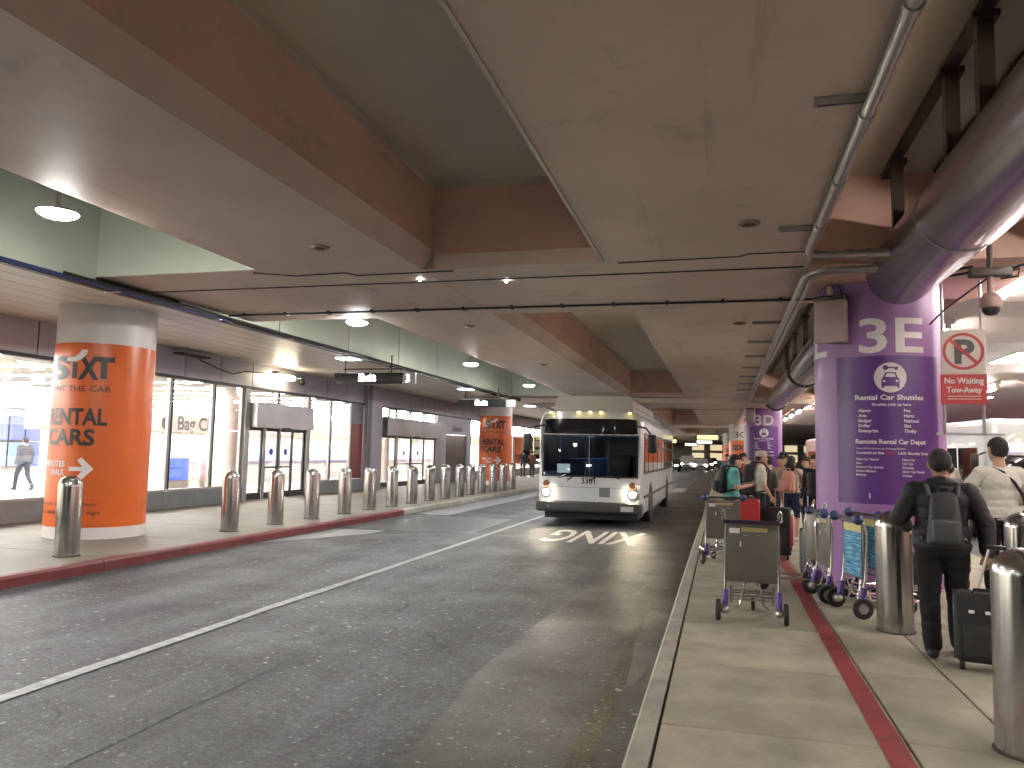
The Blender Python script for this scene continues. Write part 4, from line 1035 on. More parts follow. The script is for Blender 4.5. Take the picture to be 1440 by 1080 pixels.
    # side windows and details on the visible (driver) side and the far side
    for s in (1, -1):
        yy = [0.38, 1.30, 2.75, 4.2, 5.65, 7.1, 8.55, 10.0, 11.4]
        for a, b in zip(yy[:-1], yy[1:]):
            w = MB().rbox(s * 1.292 - 0.012, s * 1.292 + 0.012, a + 0.03, b - 0.03, 1.28, 2.30, 0.01, 1).build('side_window', M_BLACK, t)
            MB().rbox(s * 1.308 - 0.006, s * 1.308 + 0.006, a + 0.08, b - 0.08, 1.34, 2.25, 0.003, 1).build('pane', M_BGL, w)
            if a > 1: box('vent_bar', (s * 1.306, s * 1.318, a + 0.06, b - 0.06, 1.95, 1.98), M_BLACK, w) if s > 0 else None
        box('rub_rail', (s * 1.291 if s > 0 else -1.32, 1.32 if s > 0 else -1.291, 0.4, 11.8, 0.70, 0.76), M_BUSB, t)
        for y in (2.3, 8.6):
            ar = MB(); poly = [(y + 0.62 * math.cos(R(a)), 0.44 + 0.62 * math.sin(R(a))) for a in range(0, 181, 15)] + [(y - 0.62, 0.33), (y + 0.62, 0.33)]
            ar.prism(poly, 'x', s * 1.291, s * 1.297); ar.build('wheel_arch', M_BLACK, t)
            wheel(t, s * 1.305, y, 0.48, 0.28)
        for k in range(4): box('panel_joint', (s * 1.2895 if s > 0 else -1.293, 1.293 if s > 0 else -1.2895, 3.6 + 1.6 * k, 3.612 + 1.6 * k, 0.4, 1.25), M_GREYP, t)
    return t
bus = make_bus()
# ================================================================== LUGGAGE CARTS
M_CPAN = mat('cart_grey_board', (0.105, 0.10, 0.082), 0.45, var=0.12, scale=4)
M_NAVY = mat('navy_grip', (0.025, 0.04, 0.11), 0.45, var=0.15)
M_VIOL = mat('violet_sleeve', (0.06, 0.03, 0.20), 0.45, var=0.15)
def advert_mat():
    m = bpy.data.materials.new('cart_advert'); m.use_nodes = True
    n, l = m.node_tree.nodes, m.node_tree.links; b = n['Principled BSDF']
    tc = n.new('ShaderNodeTexCoord'); nz = n.new('ShaderNodeTexNoise'); nz.inputs['Scale'].default_value = 9
    mp = n.new('ShaderNodeMapping'); mp.inputs['Scale'].default_value = (0.7, 0.7, 7); l.new(tc.outputs['Object'], mp.inputs[0]); l.new(mp.outputs[0], nz.inputs['Vector'])
    cr = n.new('ShaderNodeValToRGB'); e = cr.color_ramp.elements
    e[0].position = 0.38; e[0].color = (0.02, 0.13, 0.34, 1); e[1].position = 0.62; e[1].color = (0.30, 0.55, 0.60, 1)
    k = cr.color_ramp.elements.new(0.5); k.color = (0.04, 0.28, 0.48, 1)
    l.new(nz.outputs['Fac'], cr.inputs[0]); l.new(cr.outputs[0], b.inputs['Base Color']); b.inputs['Roughness'].default_value = 0.3
    return m
M_ADV = advert_mat()
def make_cart(label, loc, rotz, balls, advert):
    t = thing('luggage_cart', label, 'cart', (loc[0], loc[1], 0.15), rotz, 'luggage carts')
    hw = 0.27
    for s in (-1, 1):
        pts = [(s * 0.255, -0.02, 0.12), (s * 0.255, 0.03, 0.40), (s * 0.255, 0.05, 0.80), (s * 0.25, 0.03, 0.95), (s * 0.24, -0.03, 1.0)]
        up_ = MB().tube(pts, 0.014, 10).build('upright', M_CHROME, t)
        MB().tube([(s * 0.255, -0.02, 0.15), (s * 0.252, 0.02, 0.30)], 0.03, 10).build('sleeve', M_VIOL, up_)
        MB().tube([(s * 0.20, 0.03, 0.34), (s * 0.20, 0.10, 0.17), (s * 0.20, 0.80, 0.17)], 0.013, 8).build('platform_rail', M_CHROME, t)
        mt = Matrix.Translation((s * 0.32, -0.03, 0.105)) @ Matrix.Rotation(R(90) * s, 4, 'Y')
        w = MB().lathe([(0.055, -0.022), (0.095, -0.022), (0.105, -0.012), (0.105, 0.012), (0.095, 0.022), (0.055, 0.022)], 28, mtx=mt, cap=False).build('wheel', M_RUB, t)
        MB().lathe([(0.0, -0.024), (0.05, -0.02), (0.056, -0.005), (0.056, 0.005), (0.05, 0.02), (0.0, 0.026)], 20, mtx=mt).build('rim', mat('wheel_grey', (0.22, 0.22, 0.21), 0.5), w)
        MB().sphere((s * 0.255, -0.03, 0.11), (0.045, 0.05, 0.04), 14, 8).build('axle_cover', M_ALU, t)
    MB().tube([(-0.20, 0.80, 0.17), (0.20, 0.80, 0.17)], 0.013, 8).build('platform_nose', M_CHROME, t)
    for k in range(3): MB().tube([(-0.20, 0.25 + 0.2 * k, 0.17), (0.20, 0.25 + 0.2 * k, 0.17)], 0.010, 8).build('platform_bar', M_CHROME, t)
    MB().tube([(-0.16, 0.0, 0.13), (-0.11, 0.02, 0.16), (-0.07, 0.06, 0.36), (-0.04, 0.07, 0.39), (0.04, 0.07, 0.39), (0.07, 0.06, 0.36), (0.11, 0.02, 0.16), (0.16, 0.0, 0.13)], 0.012, 8).build('rear_hoop', M_CHROME, t)
    MB().tube([(-0.10, 0.05, 0.31), (0.10, 0.05, 0.31)], 0.010, 8).build('hoop_bar', M_CHROME, t)
    pn = MB().rbox(-0.24, 0.24, 0.022, 0.045, 0.38, 0.955, 0.008).build('back_board', M_CPAN, t)
    if advert:
        box('advert_sheet', (-0.20, 0.20, 0.015, 0.021, 0.40, 0.86), M_ADV, pn)
        box('advert_head', (-0.20, 0.20, 0.014, 0.0205, 0.862, 0.94), mat('advert_yellow', (0.60, 0.50, 0.18), 0.4), pn)
    else:
        box('sticker', (-0.215, -0.115, 0.015, 0.0215, 0.86, 0.91), M_WTXT, pn)
        box('sticker', (-0.10, 0.15, 0.015, 0.0215, 0.88, 0.92), mat('cart_sticker', (0.40, 0.36, 0.16), 0.4), pn)
        for s in (-1, 1): MB().tube([(0.02 + s * 0.03, 0.02, 0.85), (0.02 + s * 0.10, 0.02, 0.835)], 0.006, 6).build('clip', M_CHROME, pn)
        box('tag', (-0.115, -0.10, 0.015, 0.0215, 0.73, 0.78), M_WTXT, pn)
    if balls:
        MB().tube([(-0.27, -0.05, 1.0), (0.27, -0.05, 1.0)], 0.017, 10).build('handle', M_DARK, t)
        for s in (-1, 1): MB().sphere((s * 0.285, -0.05, 1.0), 0.055, 18, 12).build('ball_grip', M_NAVY, t)
    else:
        MB().tube([(-0.27, -0.05, 0.98), (0.27, -0.05, 0.98)], 0.02, 10).build('handle', mat('handle_dark_violet', (0.02, 0.012, 0.035), 0.4), t)
        for s in (-1, 1): MB().tube([(s * 0.26, -0.05, 0.98), (s * 0.285, -0.06, 1.0), (s * 0.285, -0.08, 1.07), (s * 0.27, -0.07, 1.10), (s * 0.255, -0.05, 1.07), (s * 0.255, -0.03, 0.99)], 0.010, 8).build('brake_loop', M_CHROME, t)
    mt = Matrix.Translation((0, 0.62, 0.075)) @ Matrix.Rotation(R(90), 4, 'Y')
    cw = MB().lathe([(0.0, -0.02), (0.06, -0.02), (0.075, -0.012), (0.075, 0.012), (0.06, 0.02), (0.0, 0.02)], 24, mtx=mt).build('caster', M_RUB, t)
    MB().box(-0.03, 0.03, 0.60, 0.66, 0.10, 0.165).build('caster_fork', M_ALU, cw)
    return t
make_cart('grey luggage cart standing alone in front, seen square from behind', (0.285, 8.12), R(-3), False, False)
make_cart('grey luggage cart half hidden behind the front cart, beside the kerb', (0.02, 12.2), R(14), True, False)
make_cart('luggage cart with blue advert and navy ball grips, nearest of the cluster', (1.33, 9.0), R(-74), True, True)
make_cart('luggage cart with blue advert holding the black bag, beside the bollard', (1.62, 9.72), R(-66), True, True)
make_cart('luggage cart in the middle of the cluster behind the nearest advert cart', (1.12, 9.75), R(-80), True, False)
make_cart('luggage cart at the left of the cluster, platform pointing to the road', (1.10, 10.25), R(98), False, False)

# ================================================================== LUGGAGE
def suitcase(label, loc, rotz, w, d, h, m, handle=0.0, tilt=0.0, zbase=0.15, hm=M_ALU):
    t = thing('suitcase', label, 'suitcase', (loc[0], loc[1], zbase), rotz, 'suitcases')
    t.rotation_euler = (R(tilt), 0, rotz)
    b = MB().rbox(-w / 2, w / 2, -d / 2, d / 2, 0.06, h, min(0.05, d * 0.25), 3).build('shell', m, t)
    MB().rbox(-w / 2 - 0.006, w / 2 + 0.006, -0.012, 0.012, 0.062, h + 0.005, 0.008, 1).build('zip_band', M_BLACK, b)
    MB().rbox(-w * 0.36, w * 0.36, -d / 2 - 0.025, -d / 2 + 0.03, 0.12, h * 0.62, 0.02, 2).build('front_pocket', m, b)
    MB().tube([(-0.08, -d / 2 + 0.03, h + 0.0), (-0.07, -d / 2 + 0.02, h + 0.03), (0.07, -d / 2 + 0.02, h + 0.03), (0.08, -d / 2 + 0.03, h)], 0.012, 8).build('carry_handle', M_BLACK, t)
    for sx in (-1, 1):
        for sy in (-1, 1):
            MB().lathe([(0.0, -0.012), (0.028, -0.012), (0.03, 0.0), (0.028, 0.012), (0.0, 0.012)], 14, mtx=Matrix.Translation((sx * (w / 2 - 0.05), sy * (d / 2 - 0.04), 0.03)) @ Matrix.Diagonal((1.6, 1, 1, 1)) @ Matrix.Rotation(R(90), 4, 'Y')).build('wheel', M_RUB, t)
    if handle:
        for sx in (-1, 1): MB().tube([(sx * 0.07, d / 2 - 0.04, h - 0.02), (sx * 0.07, d / 2 - 0.04, h + handle)], 0.010, 8).build('pull_tube', hm, t)
        MB().rbox(-0.09, 0.09, d / 2 - 0.06, d / 2 - 0.02, h + handle - 0.015, h + handle + 0.02, 0.01).build('pull_grip', M_BLACK if hm is M_ALU else hm, t)
    return t
M_BLKF = mat('black_fabric', (0.012, 0.012, 0.013), 0.75, var=0.3, scale=12, bump=0.2)
M_REDL = mat('red_luggage', (0.42, 0.02, 0.018), 0.4, var=0.08)
M_PINKL = mat('crimson_luggage', (0.38, 0.012, 0.06), 0.4, var=0.08)
s0 = suitcase('black wheeled suitcase pulled by the black-jacketed man', (2.0, 6.98), R(-14), 0.42, 0.25, 0.60, M_BLKF, 0.0, 0)
for sx in (-0.09, 0.02): MB().rbox(sx - 0.02, sx + 0.02, -0.155, -0.148, 0.45, 0.475, 0.003, 1).build('pale_badge', M_WTXT, s0)
MB().rbox(0.10, 0.13, -0.155, -0.148, 0.20, 0.23, 0.003, 1).build('pale_badge', M_WTXT, s0)
for sx in (-0.05, 0.05): MB().tube([(sx, 0.08, 0.58), (0.10 + sx, 0.07, 0.94)], 0.011, 8).build('pull_tube', M_ALU, s0)
MB().rbox(0.03, 0.17, 0.045, 0.10, 0.93, 0.965, 0.012).build('pull_grip', M_BLACK, s0)
suitcase('tall red suitcase standing behind the front luggage cart', (0.40, 13.1), R(8), 0.36, 0.26, 0.95, M_REDL)
suitcase('large black suitcase between the red one and the crimson one', (0.76, 13.3), R(-4), 0.62, 0.30, 0.82, M_BLKF)
suitcase('crimson suitcase with a raised pink handle beside the bare-legged traveller', (1.00, 14.6), R(5), 0.42, 0.26, 0.62, M_PINKL, 0.42, hm=mat('pink_handle', (0.55, 0.25, 0.25), 0.4))
suitcase('grey suitcase with a raised silver handle left of the 3E column', (1.25, 11.5), R(12), 0.40, 0.26, 0.66, mat('grey_luggage', (0.09, 0.10, 0.10), 0.4), 0.45)
t = thing('holdall', 'slumped black bag lying on the cart beside the bollard', 'bag', (1.80, 9.72, 0.335), R(-66))
bag = MB()
for (c, r) in (((0, 0.22, 0.17), (0.17, 0.22, 0.17)), ((0.02, 0.22, 0.30), (0.12, 0.15, 0.14)), ((-0.05, 0.30, 0.12), (0.15, 0.15, 0.12))): bag.sphere(c, r, 18, 12)
bag.build('bag_body', M_BLKF, t)
MB().tube([(-0.08, 0.2, 0.40), (-0.05, 0.2, 0.50), (0.05, 0.2, 0.50), (0.08, 0.2, 0.40)], 0.013, 8).build('bag_strap', M_BLKF, t)

# ================================================================== PEOPLE
FOLD = 0.007
from mathutils import noise as hnoise
def cloth(name, c, rough=0.8): return mat(name, c, rough, var=0.10, scale=7, bump=0.3, bscale=26, spec=0.25)
SK1 = mat('skin_light', (0.46, 0.27, 0.19), 0.5, var=0.06); SK2 = mat('skin_tan', (0.30, 0.16, 0.10), 0.5, var=0.06)
HAIRK = mat('black_hair', (0.012, 0.010, 0.009), 0.75, var=0.4, scale=30, bump=0.4, bscale=60); HAIRB = mat('brown_hair', (0.035, 0.02, 0.012), 0.45, var=0.4, scale=30)
def person(label, loc, rotz, H, pose, mats, vox=0.014, loose=0.0, shorts=False, longsl=True, lean=0.0, hair=('short', None), group=None, fingers=True, z0=0.15, jacket=False):
    t = thing('person', label, 'person', (loc[0], loc[1], z0), rotz, group)
    J = dict(hipL=(-.095, 0, .93), kneeL=(-.10, .02, .50), ankL=(-.10, -.02, .085), toeL=(-.115, .15, .035), hipR=(.095, 0, .93), kneeR=(.10, .02, .50), ankR=(.10, -.02, .085), toeR=(.115, .15, .035),
             shL=(-.185, 0, 1.42), elL=(-.245, -.04, 1.14), wrL=(-.25, .06, .90), shR=(.185, 0, 1.42), elR=(.245, -.04, 1.14), wrR=(.25, .06, .90), neck=(0, -.01, 1.46), head=(0, .02, 1.62), palmL=(1, 0, 0), palmR=(-1, 0, 0))
    J.update(pose)
    S = H / 1.75
    def sh(p): return Vector((p[0], p[1] + lean * max(0, p[2] - 0.95), p[2])) * S
    J = {k: (sh(v) if not k.startswith('palm') else Vector(v).normalized()) for k, v in J.items()}
    prim = []   # (kind, tag, data)
    def cap(tag_, a, b, ra, rb): prim.append(('c', tag_, a, b, ra * S, rb * S))
    def ell(tag_, c, r): prim.append(('e', tag_, sh(c), Vector(r) * S))
    lo = loose
    ell(1, (0, 0, .965), (.165, .118, .12)); ell(0, (0, 0, 1.12), (.15 + lo, .11 + lo, .16)); ell(0, (0, 0, 1.21), (.163 + lo, .116 + lo, .17)); ell(0, (0, -.005, 1.31), (.175 + lo, .12 + lo, .16))
    cap(0, J['shL'], J['shR'], .062 + lo * .6, .062 + lo * .6)
    if jacket: ell(0, (0, 0, .93), (.215, .165, .13)); ell(0, (0, 0, 1.03), (.21, .16, .15)); ell(0, (0, -.055, 1.455), (.125, .085, .06)); ell(0, (0, -.085, 1.38), (.12, .06, .10))
    else: ell(0, (0, 0, 1.02), (.163 + lo, .118 + lo, .13))
    cap(2, J['neck'] - Vector((0, 0, .03)), J['head'] - Vector((0, .01, .05)), .056, .05)
    hd = J['head']
    prim.append(('e', 2, hd, Vector((.076, .096, .118)) * S)); prim.append(('e', 2, hd + Vector((0, .035, -.055)) * S, Vector((.055, .06, .062)) * S))
    fdir = Vector((0, 1, 0))
    cap(2, hd + Vector((0, .09, .01)) * S, hd + Vector((0, .112, -.022)) * S, .010, .015)
    for s in (-1, 1): prim.append(('e', 2, hd + Vector((s * .078, -.005, -.005)) * S, Vector((.014, .022, .034)) * S))
    for q in 'LR':
        tl = lo * 0.5
        cap(1, J['hip' + q], J['knee' + q], .088 + tl, .062 + tl); cap(2 if shorts else 1, J['knee' + q], J['ank' + q] + Vector((0, 0, .02)), .054 + (0 if shorts else tl + .004), (.036 if shorts else .048 + tl))
        if shorts: cap(1, J['hip' + q], J['hip' + q].lerp(J['knee' + q], .62), .10, .092)
        cap(3, J['ank' + q] - Vector((0, .035, .04)) * S, J['toe' + q], .043, .036); cap(3, J['ank' + q] - Vector((0, .01, .02)), J['toe' + q] + Vector((0, -.06, .01)), .045, .036)
        cap(0, J['sh' + q], J['el' + q], .056 + lo * .8, .046 + lo * .7) if longsl else (cap(2, J['sh' + q], J['el' + q], .048, .040), cap(0, J['sh' + q], J['sh' + q].lerp(J['el' + q], .62), .062 + lo, .062 + lo))
        d = (J['wr' + q] - J['el' + q]).normalized()
        cap(0 if longsl else 2, J['el' + q], J['wr' + q] - d * .01, .043 + (lo * .7 if longsl else 0), (.036 + lo * .6 if longsl else .028))
        n_ = J['palm' + q]; n_ = (n_ - d * n_.dot(d)).normalized(); w_ = d.cross(n_) * (1 if q == 'L' else -1)
        wr = J['wr' + q]
        cap(2, wr, wr + d * .05 * S, .027, .030)
        cap(2, wr + d * .045 * S + w_ * .018 * S, wr + d * .085 * S + w_ * .02 * S, .022, .018); cap(2, wr + d * .045 * S - w_ * .018 * S, wr + d * .08 * S - w_ * .02 * S, .022, .018)
        if fingers:
            for i in range(4):
                b0 = wr + d * (.088 - .004 * abs(i - 1)) * S + w_ * (1.5 - i) * .0205 * S
                L = (.042, .047, .044, .034)[i] * S
                b1 = b0 + d * L * .85 + n_ * L * .5; b2 = b1 + d * L * .3 + n_ * L * .8
                cap(2, b0, b1, .0095, .0088); cap(2, b1, b2, .0088, .0078)
            tb = wr + d * .03 * S + w_ * .03 * S
            tm = tb + d * .035 * S + w_ * .02 * S + n_ * .012 * S
            cap(2, tb, tm, .012, .0105); cap(2, tm, tm + d * .028 * S + n_ * .012 * S, .0105, .009)
    m = MB()
    for p in prim:
        if p[0] == 'c':
            _, tg, a, b, ra, rb = p
            v = b - a
            q = v.to_track_quat('Z', 'Y').to_matrix().to_4x4() if v.length > 1e-6 else Matrix.Identity(4)
            q.translation = a; L = v.length
            prof = [(ra * math.sin(R(x)), -ra * math.cos(R(x))) for x in (0, 25, 50, 75)] + [(ra, 0), (rb, L)] + [(rb * math.cos(R(x)), L + rb * math.sin(R(x))) for x in (20, 45, 70, 90)]
            prof[0] = (0, -ra); prof[-1] = (0, L + rb)
            m.lathe(prof, 14, mtx=q)
        else:
            m.sphere(p[2], tuple(p[3]), 20, 12)
    me = m.mesh('body', mats)
    ob = bpy.data.objects.new('body_tmp', me); COL.objects.link(ob)
    rm = ob.modifiers.new('r', 'REMESH'); rm.mode = 'VOXEL'; rm.voxel_size = vox; rm.use_smooth_shade = True
    sm = ob.modifiers.new('s', 'SMOOTH'); sm.factor = 0.5; sm.iterations = 3
    dg = bpy.context.evaluated_depsgraph_get()
    me2 = bpy.data.meshes.new_from_object(ob.evaluated_get(dg)); me2.name = 'body'
    bpy.data.objects.remove(ob, do_unlink=True)
    me2.materials.clear()
    for x in mats[:4]: me2.materials.append(x)
    import numpy as np
    nf = len(me2.polygons); cen = np.zeros(nf * 3); me2.polygons.foreach_get('center', cen); cen = cen.reshape(-1, 3)
    best = np.full(nf, 1e9); idx = np.zeros(nf, int)
    for p in prim:
        if p[0] == 'c':
            _, tg, a, b, ra, rb = p
            a = np.array(a); b = np.array(b); ab = b - a
            tt = np.clip(((cen - a) @ ab) / max(ab @ ab, 1e-9), 0, 1)
            dd = np.linalg.norm(cen - (a + tt[:, None] * ab), axis=1) - (ra + (rb - ra) * tt)
        else:
            _, tg, c_, r_ = p
            r_ = np.array(r_); k = np.linalg.norm((cen - np.array(c_)) / r_, axis=1)
            dd = (k - 1) * r_.min()
        u = np.abs(dd); sel = u < best
        best[sel] = u[sel]; idx[sel] = tg
    me2.polygons.foreach_set('material_index', idx.astype(np.int32)); me2.polygons.foreach_set('use_smooth', np.ones(nf, dtype=bool)); me2.update()
    # cloth folds
    from mathutils import noise as mnoise
    vcl = np.zeros(len(me2.vertices), bool)
    for p_ in me2.polygons:
        if p_.material_index < 2:
            for vi in p_.vertices: vcl[vi] = True
    nv = len(me2.vertices); co = np.zeros(nv * 3, np.float32); no = np.zeros(nv * 3, np.float32)
    me2.vertices.foreach_get('co', co); me2.vertex_normals.foreach_get('vector', no)
    co = co.reshape(-1, 3); no = no.reshape(-1, 3)
    for i_ in np.nonzero(vcl)[0]:
        x_, y_, z_ = (float(q) for q in co[i_])
        f_ = mnoise.noise((x_ * 8, y_ * 8, z_ * 15)) + 0.4 * mnoise.noise((x_ * 20, y_ * 20, z_ * 32))
        co[i_] += no[i_] * (f_ * FOLD)
    me2.vertices.foreach_set('co', co.ravel())
    me2.update()
    link('body', me2, t)
    # hair
    style, hm = hair
    if hm is not None:
        h = MB(); c = hd + Vector((0, -.012, .022)) * S
        h.sphere(c, (.086 * S, .104 * S, .112 * S), 56, 36)
        out = []
        for v in h.v:
            p = Vector(v) - c
            if p.y > -0.02 * S and p.z < 0.035 * S - 0.25 * p.y + (0 if abs(p.x) < .06 * S else -.01): p *= 0.80 if p.y > 0.02 * S else 0.88
            if p.z < -0.092 * S and style != 'long': p *= 0.86
            p *= 1 + 0.05 * hnoise.noise((p.x * 45 + 9, p.y * 45, p.z * 30)) + 0.05 * hnoise.noise((p.x * 130, p.y * 130, p.z * 80))
            out.append(tuple(c + p))
        h.v = out
        if style == 'long':
            h.sphere(hd + Vector((0, -.075, -.10)) * S, (.095 * S, .05 * S, .17 * S), 18, 12); h.sphere(hd + Vector((0, -.08, -.22)) * S, (.085 * S, .04 * S, .12 * S), 16, 10)
        if style == 'bun': h.sphere(hd + Vector((0, -.03, .145)) * S, (.05 * S, .05 * S, .045 * S), 16, 10)
        h.build('hair', hm, t)
    if style == 'cap':
        cm = cloth('beige_cap', (0.45, 0.40, 0.31))
        h = MB(); c = hd + Vector((0, -.005, .045)) * S
        h.lathe([(.10 * S, -.02 * S), (.102 * S, .0), (.095 * S, .045 * S), (.065 * S, .08 * S), (.02 * S, .093 * S), (0, .094 * S)], 24, mtx=Matrix.Translation(c))
        h.sphere(hd + Vector((0, .13, .035)) * S, (.075 * S, .07 * S, .009 * S), 18, 8)
        h.build('cap', cm, t)
        hh = MB(); hh.sphere(hd + Vector((0, -.02, .0)) * S, (.083 * S, .092 * S, .07 * S), 20, 12); hh.build('hair', HAIRK, t)
    e = MB()
    for s in (-1, 1): e.sphere(hd + Vector((s * .032, .083, .012)) * S, .012 * S, 8, 6)
    e.build('eyes', M_BLACK, t)
    mo = MB().sphere(hd + Vector((0, .088, -.058)) * S, (.024 * S, .010 * S, .006 * S), 10, 6); mo.build('mouth', mat('lips', (0.28, 0.10, 0.09), 0.5), t)
    return t
def backpack(label, p, m, w=.30, d=.18, h=.44, z=1.0, back=-.11, strap=True, sm=None):
    t = thing('backpack', label, 'backpack', p.location, p.rotation_euler.z, 'backpacks')
    q = MB().rbox(-w / 2, w / 2, back - d, back, z, z + h, min(.06, d * .42), 4)
    q.v = [(x * (1 - .30 * max(0, (zz - z) / h - .35) / .65), back + (y - back) * (1 - .45 * max(0, (zz - z) / h - .3) / .7), zz) for x, y, zz in q.v]
    b = q.build('pack', m, t)
    MB().rbox(-w * .38, w * .38, back - d - .05, back - d + .03, z + .04, z + h * .52, .03, 3).build('front_pocket', sm or m, b)
    MB().tube([(-.04, back - .03, z + h - .01), (-.03, back - .03, z + h + .04), (.03, back - .03, z + h + .04), (.04, back - .03, z + h - .01)], .009, 6).build('grab_loop', m, t)
    for s in (-1, 1):
        MB().tube([(s * .10, back, z + h - .04), (s * .115, back + .05, z + h + .045), (s * .125, back + .16, z + h + .03), (s * .135, back + .26, z + h - .10), (s * .17, back + .22, z + .10), (s * .15, back, z + .05)], .017, 8).build('strap', sm or m, t)
    return t

BLKJ = cloth('black_jacket', (0.016, 0.016, 0.018), 0.55); BLKT = cloth('black_trousers', (0.011, 0.011, 0.012)); SHOEK = mat('black_shoe', (0.012, 0.012, 0.012), 0.5)
WSH = cloth('white_shirt', (0.60, 0.57, 0.51)); SHOEW = mat('white_shoe', (0.5, 0.48, 0.45), 0.6)
man = person('man in a black jacket with a black backpack, walking away beside his suitcase', (1.80, 7.34), R(-8), 1.73,
    dict(elL=(-.30, -.02, 1.14), wrL=(-.24, .20, 1.06), elR=(.30, -.02, 1.12), wrR=(.30, -.07, .89), hipL=(-.09, 0, .92), kneeL=(-.10, -.01, .50), ankL=(-.09, -.10, .085), toeL=(-.10, .06, .035), kneeR=(.10, .07, .50), ankR=(.11, .10, .085), toeR=(.13, .26, .035), shL=(-.18, -.01, 1.385), shR=(.18, -.01, 1.385), palmR=(-.4, .9, 0)),
    [BLKJ, BLKT, SK2, SHOEK], vox=0.009, loose=0.038, jacket=True, hair=('short', HAIRK))
man.scale = (1.09, 1.05, 1.0)
backpack('soft black backpack worn by the man in the black jacket', man, mat('charcoal_pack', (0.022, 0.024, 0.027), 0.6, var=0.3, scale=10), .27, .13, .45, .92, -.175, sm=mat('grey_pack_trim', (0.05, 0.055, 0.06), 0.5, var=0.2))
wman = person('man in a white shirt with a black shoulder strap at the right edge', (2.80, 9.15), R(12), 1.89,
    dict(elL=(-.33, .08, 1.15), wrL=(-.12, .30, 1.32), elR=(.28, .03, 1.15), wrR=(.20, .25, 1.10), shL=(-.175, 0, 1.40), shR=(.175, 0, 1.40), palmL=(.8, 0, .2)),
    [WSH, BLKT, SK1, SHOEK], vox=0.010, loose=0.012, hair=('short', HAIRK))
t = thing('shoulder_strap', 'thin black shoulder strap across the white shirt', 'strap', wman.location, wman.rotation_euler.z)
MB().tube([(-.11, .07, 1.50), (-.08, -.03, 1.565), (-.02, -.10, 1.53), (.07, -.148, 1.42), (.15, -.145, 1.29), (.20, -.10, 1.16), (.21, -.03, 1.08)], .015, 8).build('band', M_BLKF, t)
MB().rbox(.20, .30, -.12, .14, .88, 1.10, .03).build('pouch', M_BLKF, t)

TEAL = mat('teal_tie_dye', (0.12, 0.42, 0.38), 0.8, var=0.75, scale=7); TEE = cloth('cream_tee', (0.55, 0.53, 0.44)); TAN = cloth('tan_top', (0.26, 0.17, 0.10)); GRT = cloth('grey_tee', (0.42, 0.38, 0.34)); NAVS = cloth('navy_shorts', (0.015, 0.02, 0.05)); DARKT = cloth('dark_trousers', (0.03, 0.035, 0.05))
G = 'travellers waiting by the columns'
p1 = person('person in a teal tie-dye shirt looking down at a phone by the kerb', (0.16, 13.6), R(-75), 1.70, dict(elL=(-.22, .05, 1.15), wrL=(-.10, .28, 1.20), elR=(.24, .02, 1.14), wrR=(.10, .28, 1.18), head=(0, .07, 1.58), palmL=(.3, 0, 1), palmR=(-.3, 0, 1)), [TEAL, DARKT, SK1, SHOEK], longsl=False, hair=('short', HAIRK), group=G, loose=.012)
backpack('black backpack on the person in the teal shirt', p1, M_BLKF, .28, .15, .42, 1.0)
p2 = person('man in a beige cap and cream shirt with a big black backpack', (0.66, 14.8), R(-82), 1.74, dict(elR=(.24, .03, 1.14), wrR=(.22, .16, .93), head=(0, .04, 1.62)), [TEE, DARKT, SK1, SHOEK], longsl=False, hair=('cap', None), group=G, loose=.012)
backpack('large black backpack on the man in the beige cap', p2, M_BLKF, .34, .24, .56, .93)
p3 = person('woman in a tan top with her hair in a bun, facing the viewer', (1.22, 17.3), R(165), 1.68, dict(elL=(-.22, .08, 1.15), wrL=(.02, .25, 1.10)), [TAN, DARKT, SK2, SHOEK], longsl=False, hair=('bun', HAIRK), group=G)
p4 = person('long-haired traveller in a grey top and navy shorts with a pink backpack', (1.32, 16.1), R(-28), 1.66, dict(elR=(.30, .06, 1.28), wrR=(.16, .22, 1.20)), [GRT, NAVS, SK1, SHOEW], shorts=True, longsl=True, hair=('long', HAIRK), group=G)
backpack('dusty pink backpack on the long-haired traveller', p4, cloth('dusty_pink_pack', (0.48, 0.24, 0.20)), .30, .17, .42, .95)
p5 = person('figure in black standing close to the left side of the 3E column', (1.66, 15.2), R(150), 1.70, {}, [BLKJ, BLKT, SK1, SHOEK], hair=('long', HAIRK), group=G)
p6 = person('person in pale blue far behind the teal shirt, by column 3C', (0.2, 30.0), R(170), 1.7, {}, [cloth('pale_blue_shirt', (0.25, 0.34, 0.42)), DARKT, SK1, SHOEK], vox=.022, fingers=False, hair=('short', HAIRK), group=G)
crowd = [((0.95, 19.5), 170, (0.30, 0.28, 0.25), 'pale-shirted traveller behind the tan-topped woman'), ((1.55, 20.5), 100, (0.05, 0.05, 0.06), 'dark-jacketed traveller far behind the pink backpack'), ((0.55, 22.5), -90, (0.25, 0.06, 0.05), 'traveller in a dull red shirt behind the beige cap'),
         ((3.35, 13.2), 20, (0.10, 0.09, 0.09), 'dark-clothed traveller beyond the white shirt, by the right-hand road'), ((3.75, 15.0), 200, (0.30, 0.16, 0.12), 'traveller in rust brown beyond the no-parking sign'),
         ((0.9, 16.2), 60, (0.06, 0.07, 0.06), 'traveller in dark green between the cap and the bun'), ((1.75, 17.6), 120, (0.02, 0.02, 0.02), 'black-clad traveller squeezed beside the 3E column'),
         ((1.95, 18.8), 200, (0.42, 0.40, 0.38), 'traveller in light grey beside the 3E column, farther back'), ((1.2, 25.0), 150, (0.08, 0.12, 0.20), 'traveller in dark blue well behind the waiting group'), ((0.75, 27.5), 20, (0.35, 0.30, 0.22), 'traveller in khaki far along the island')]
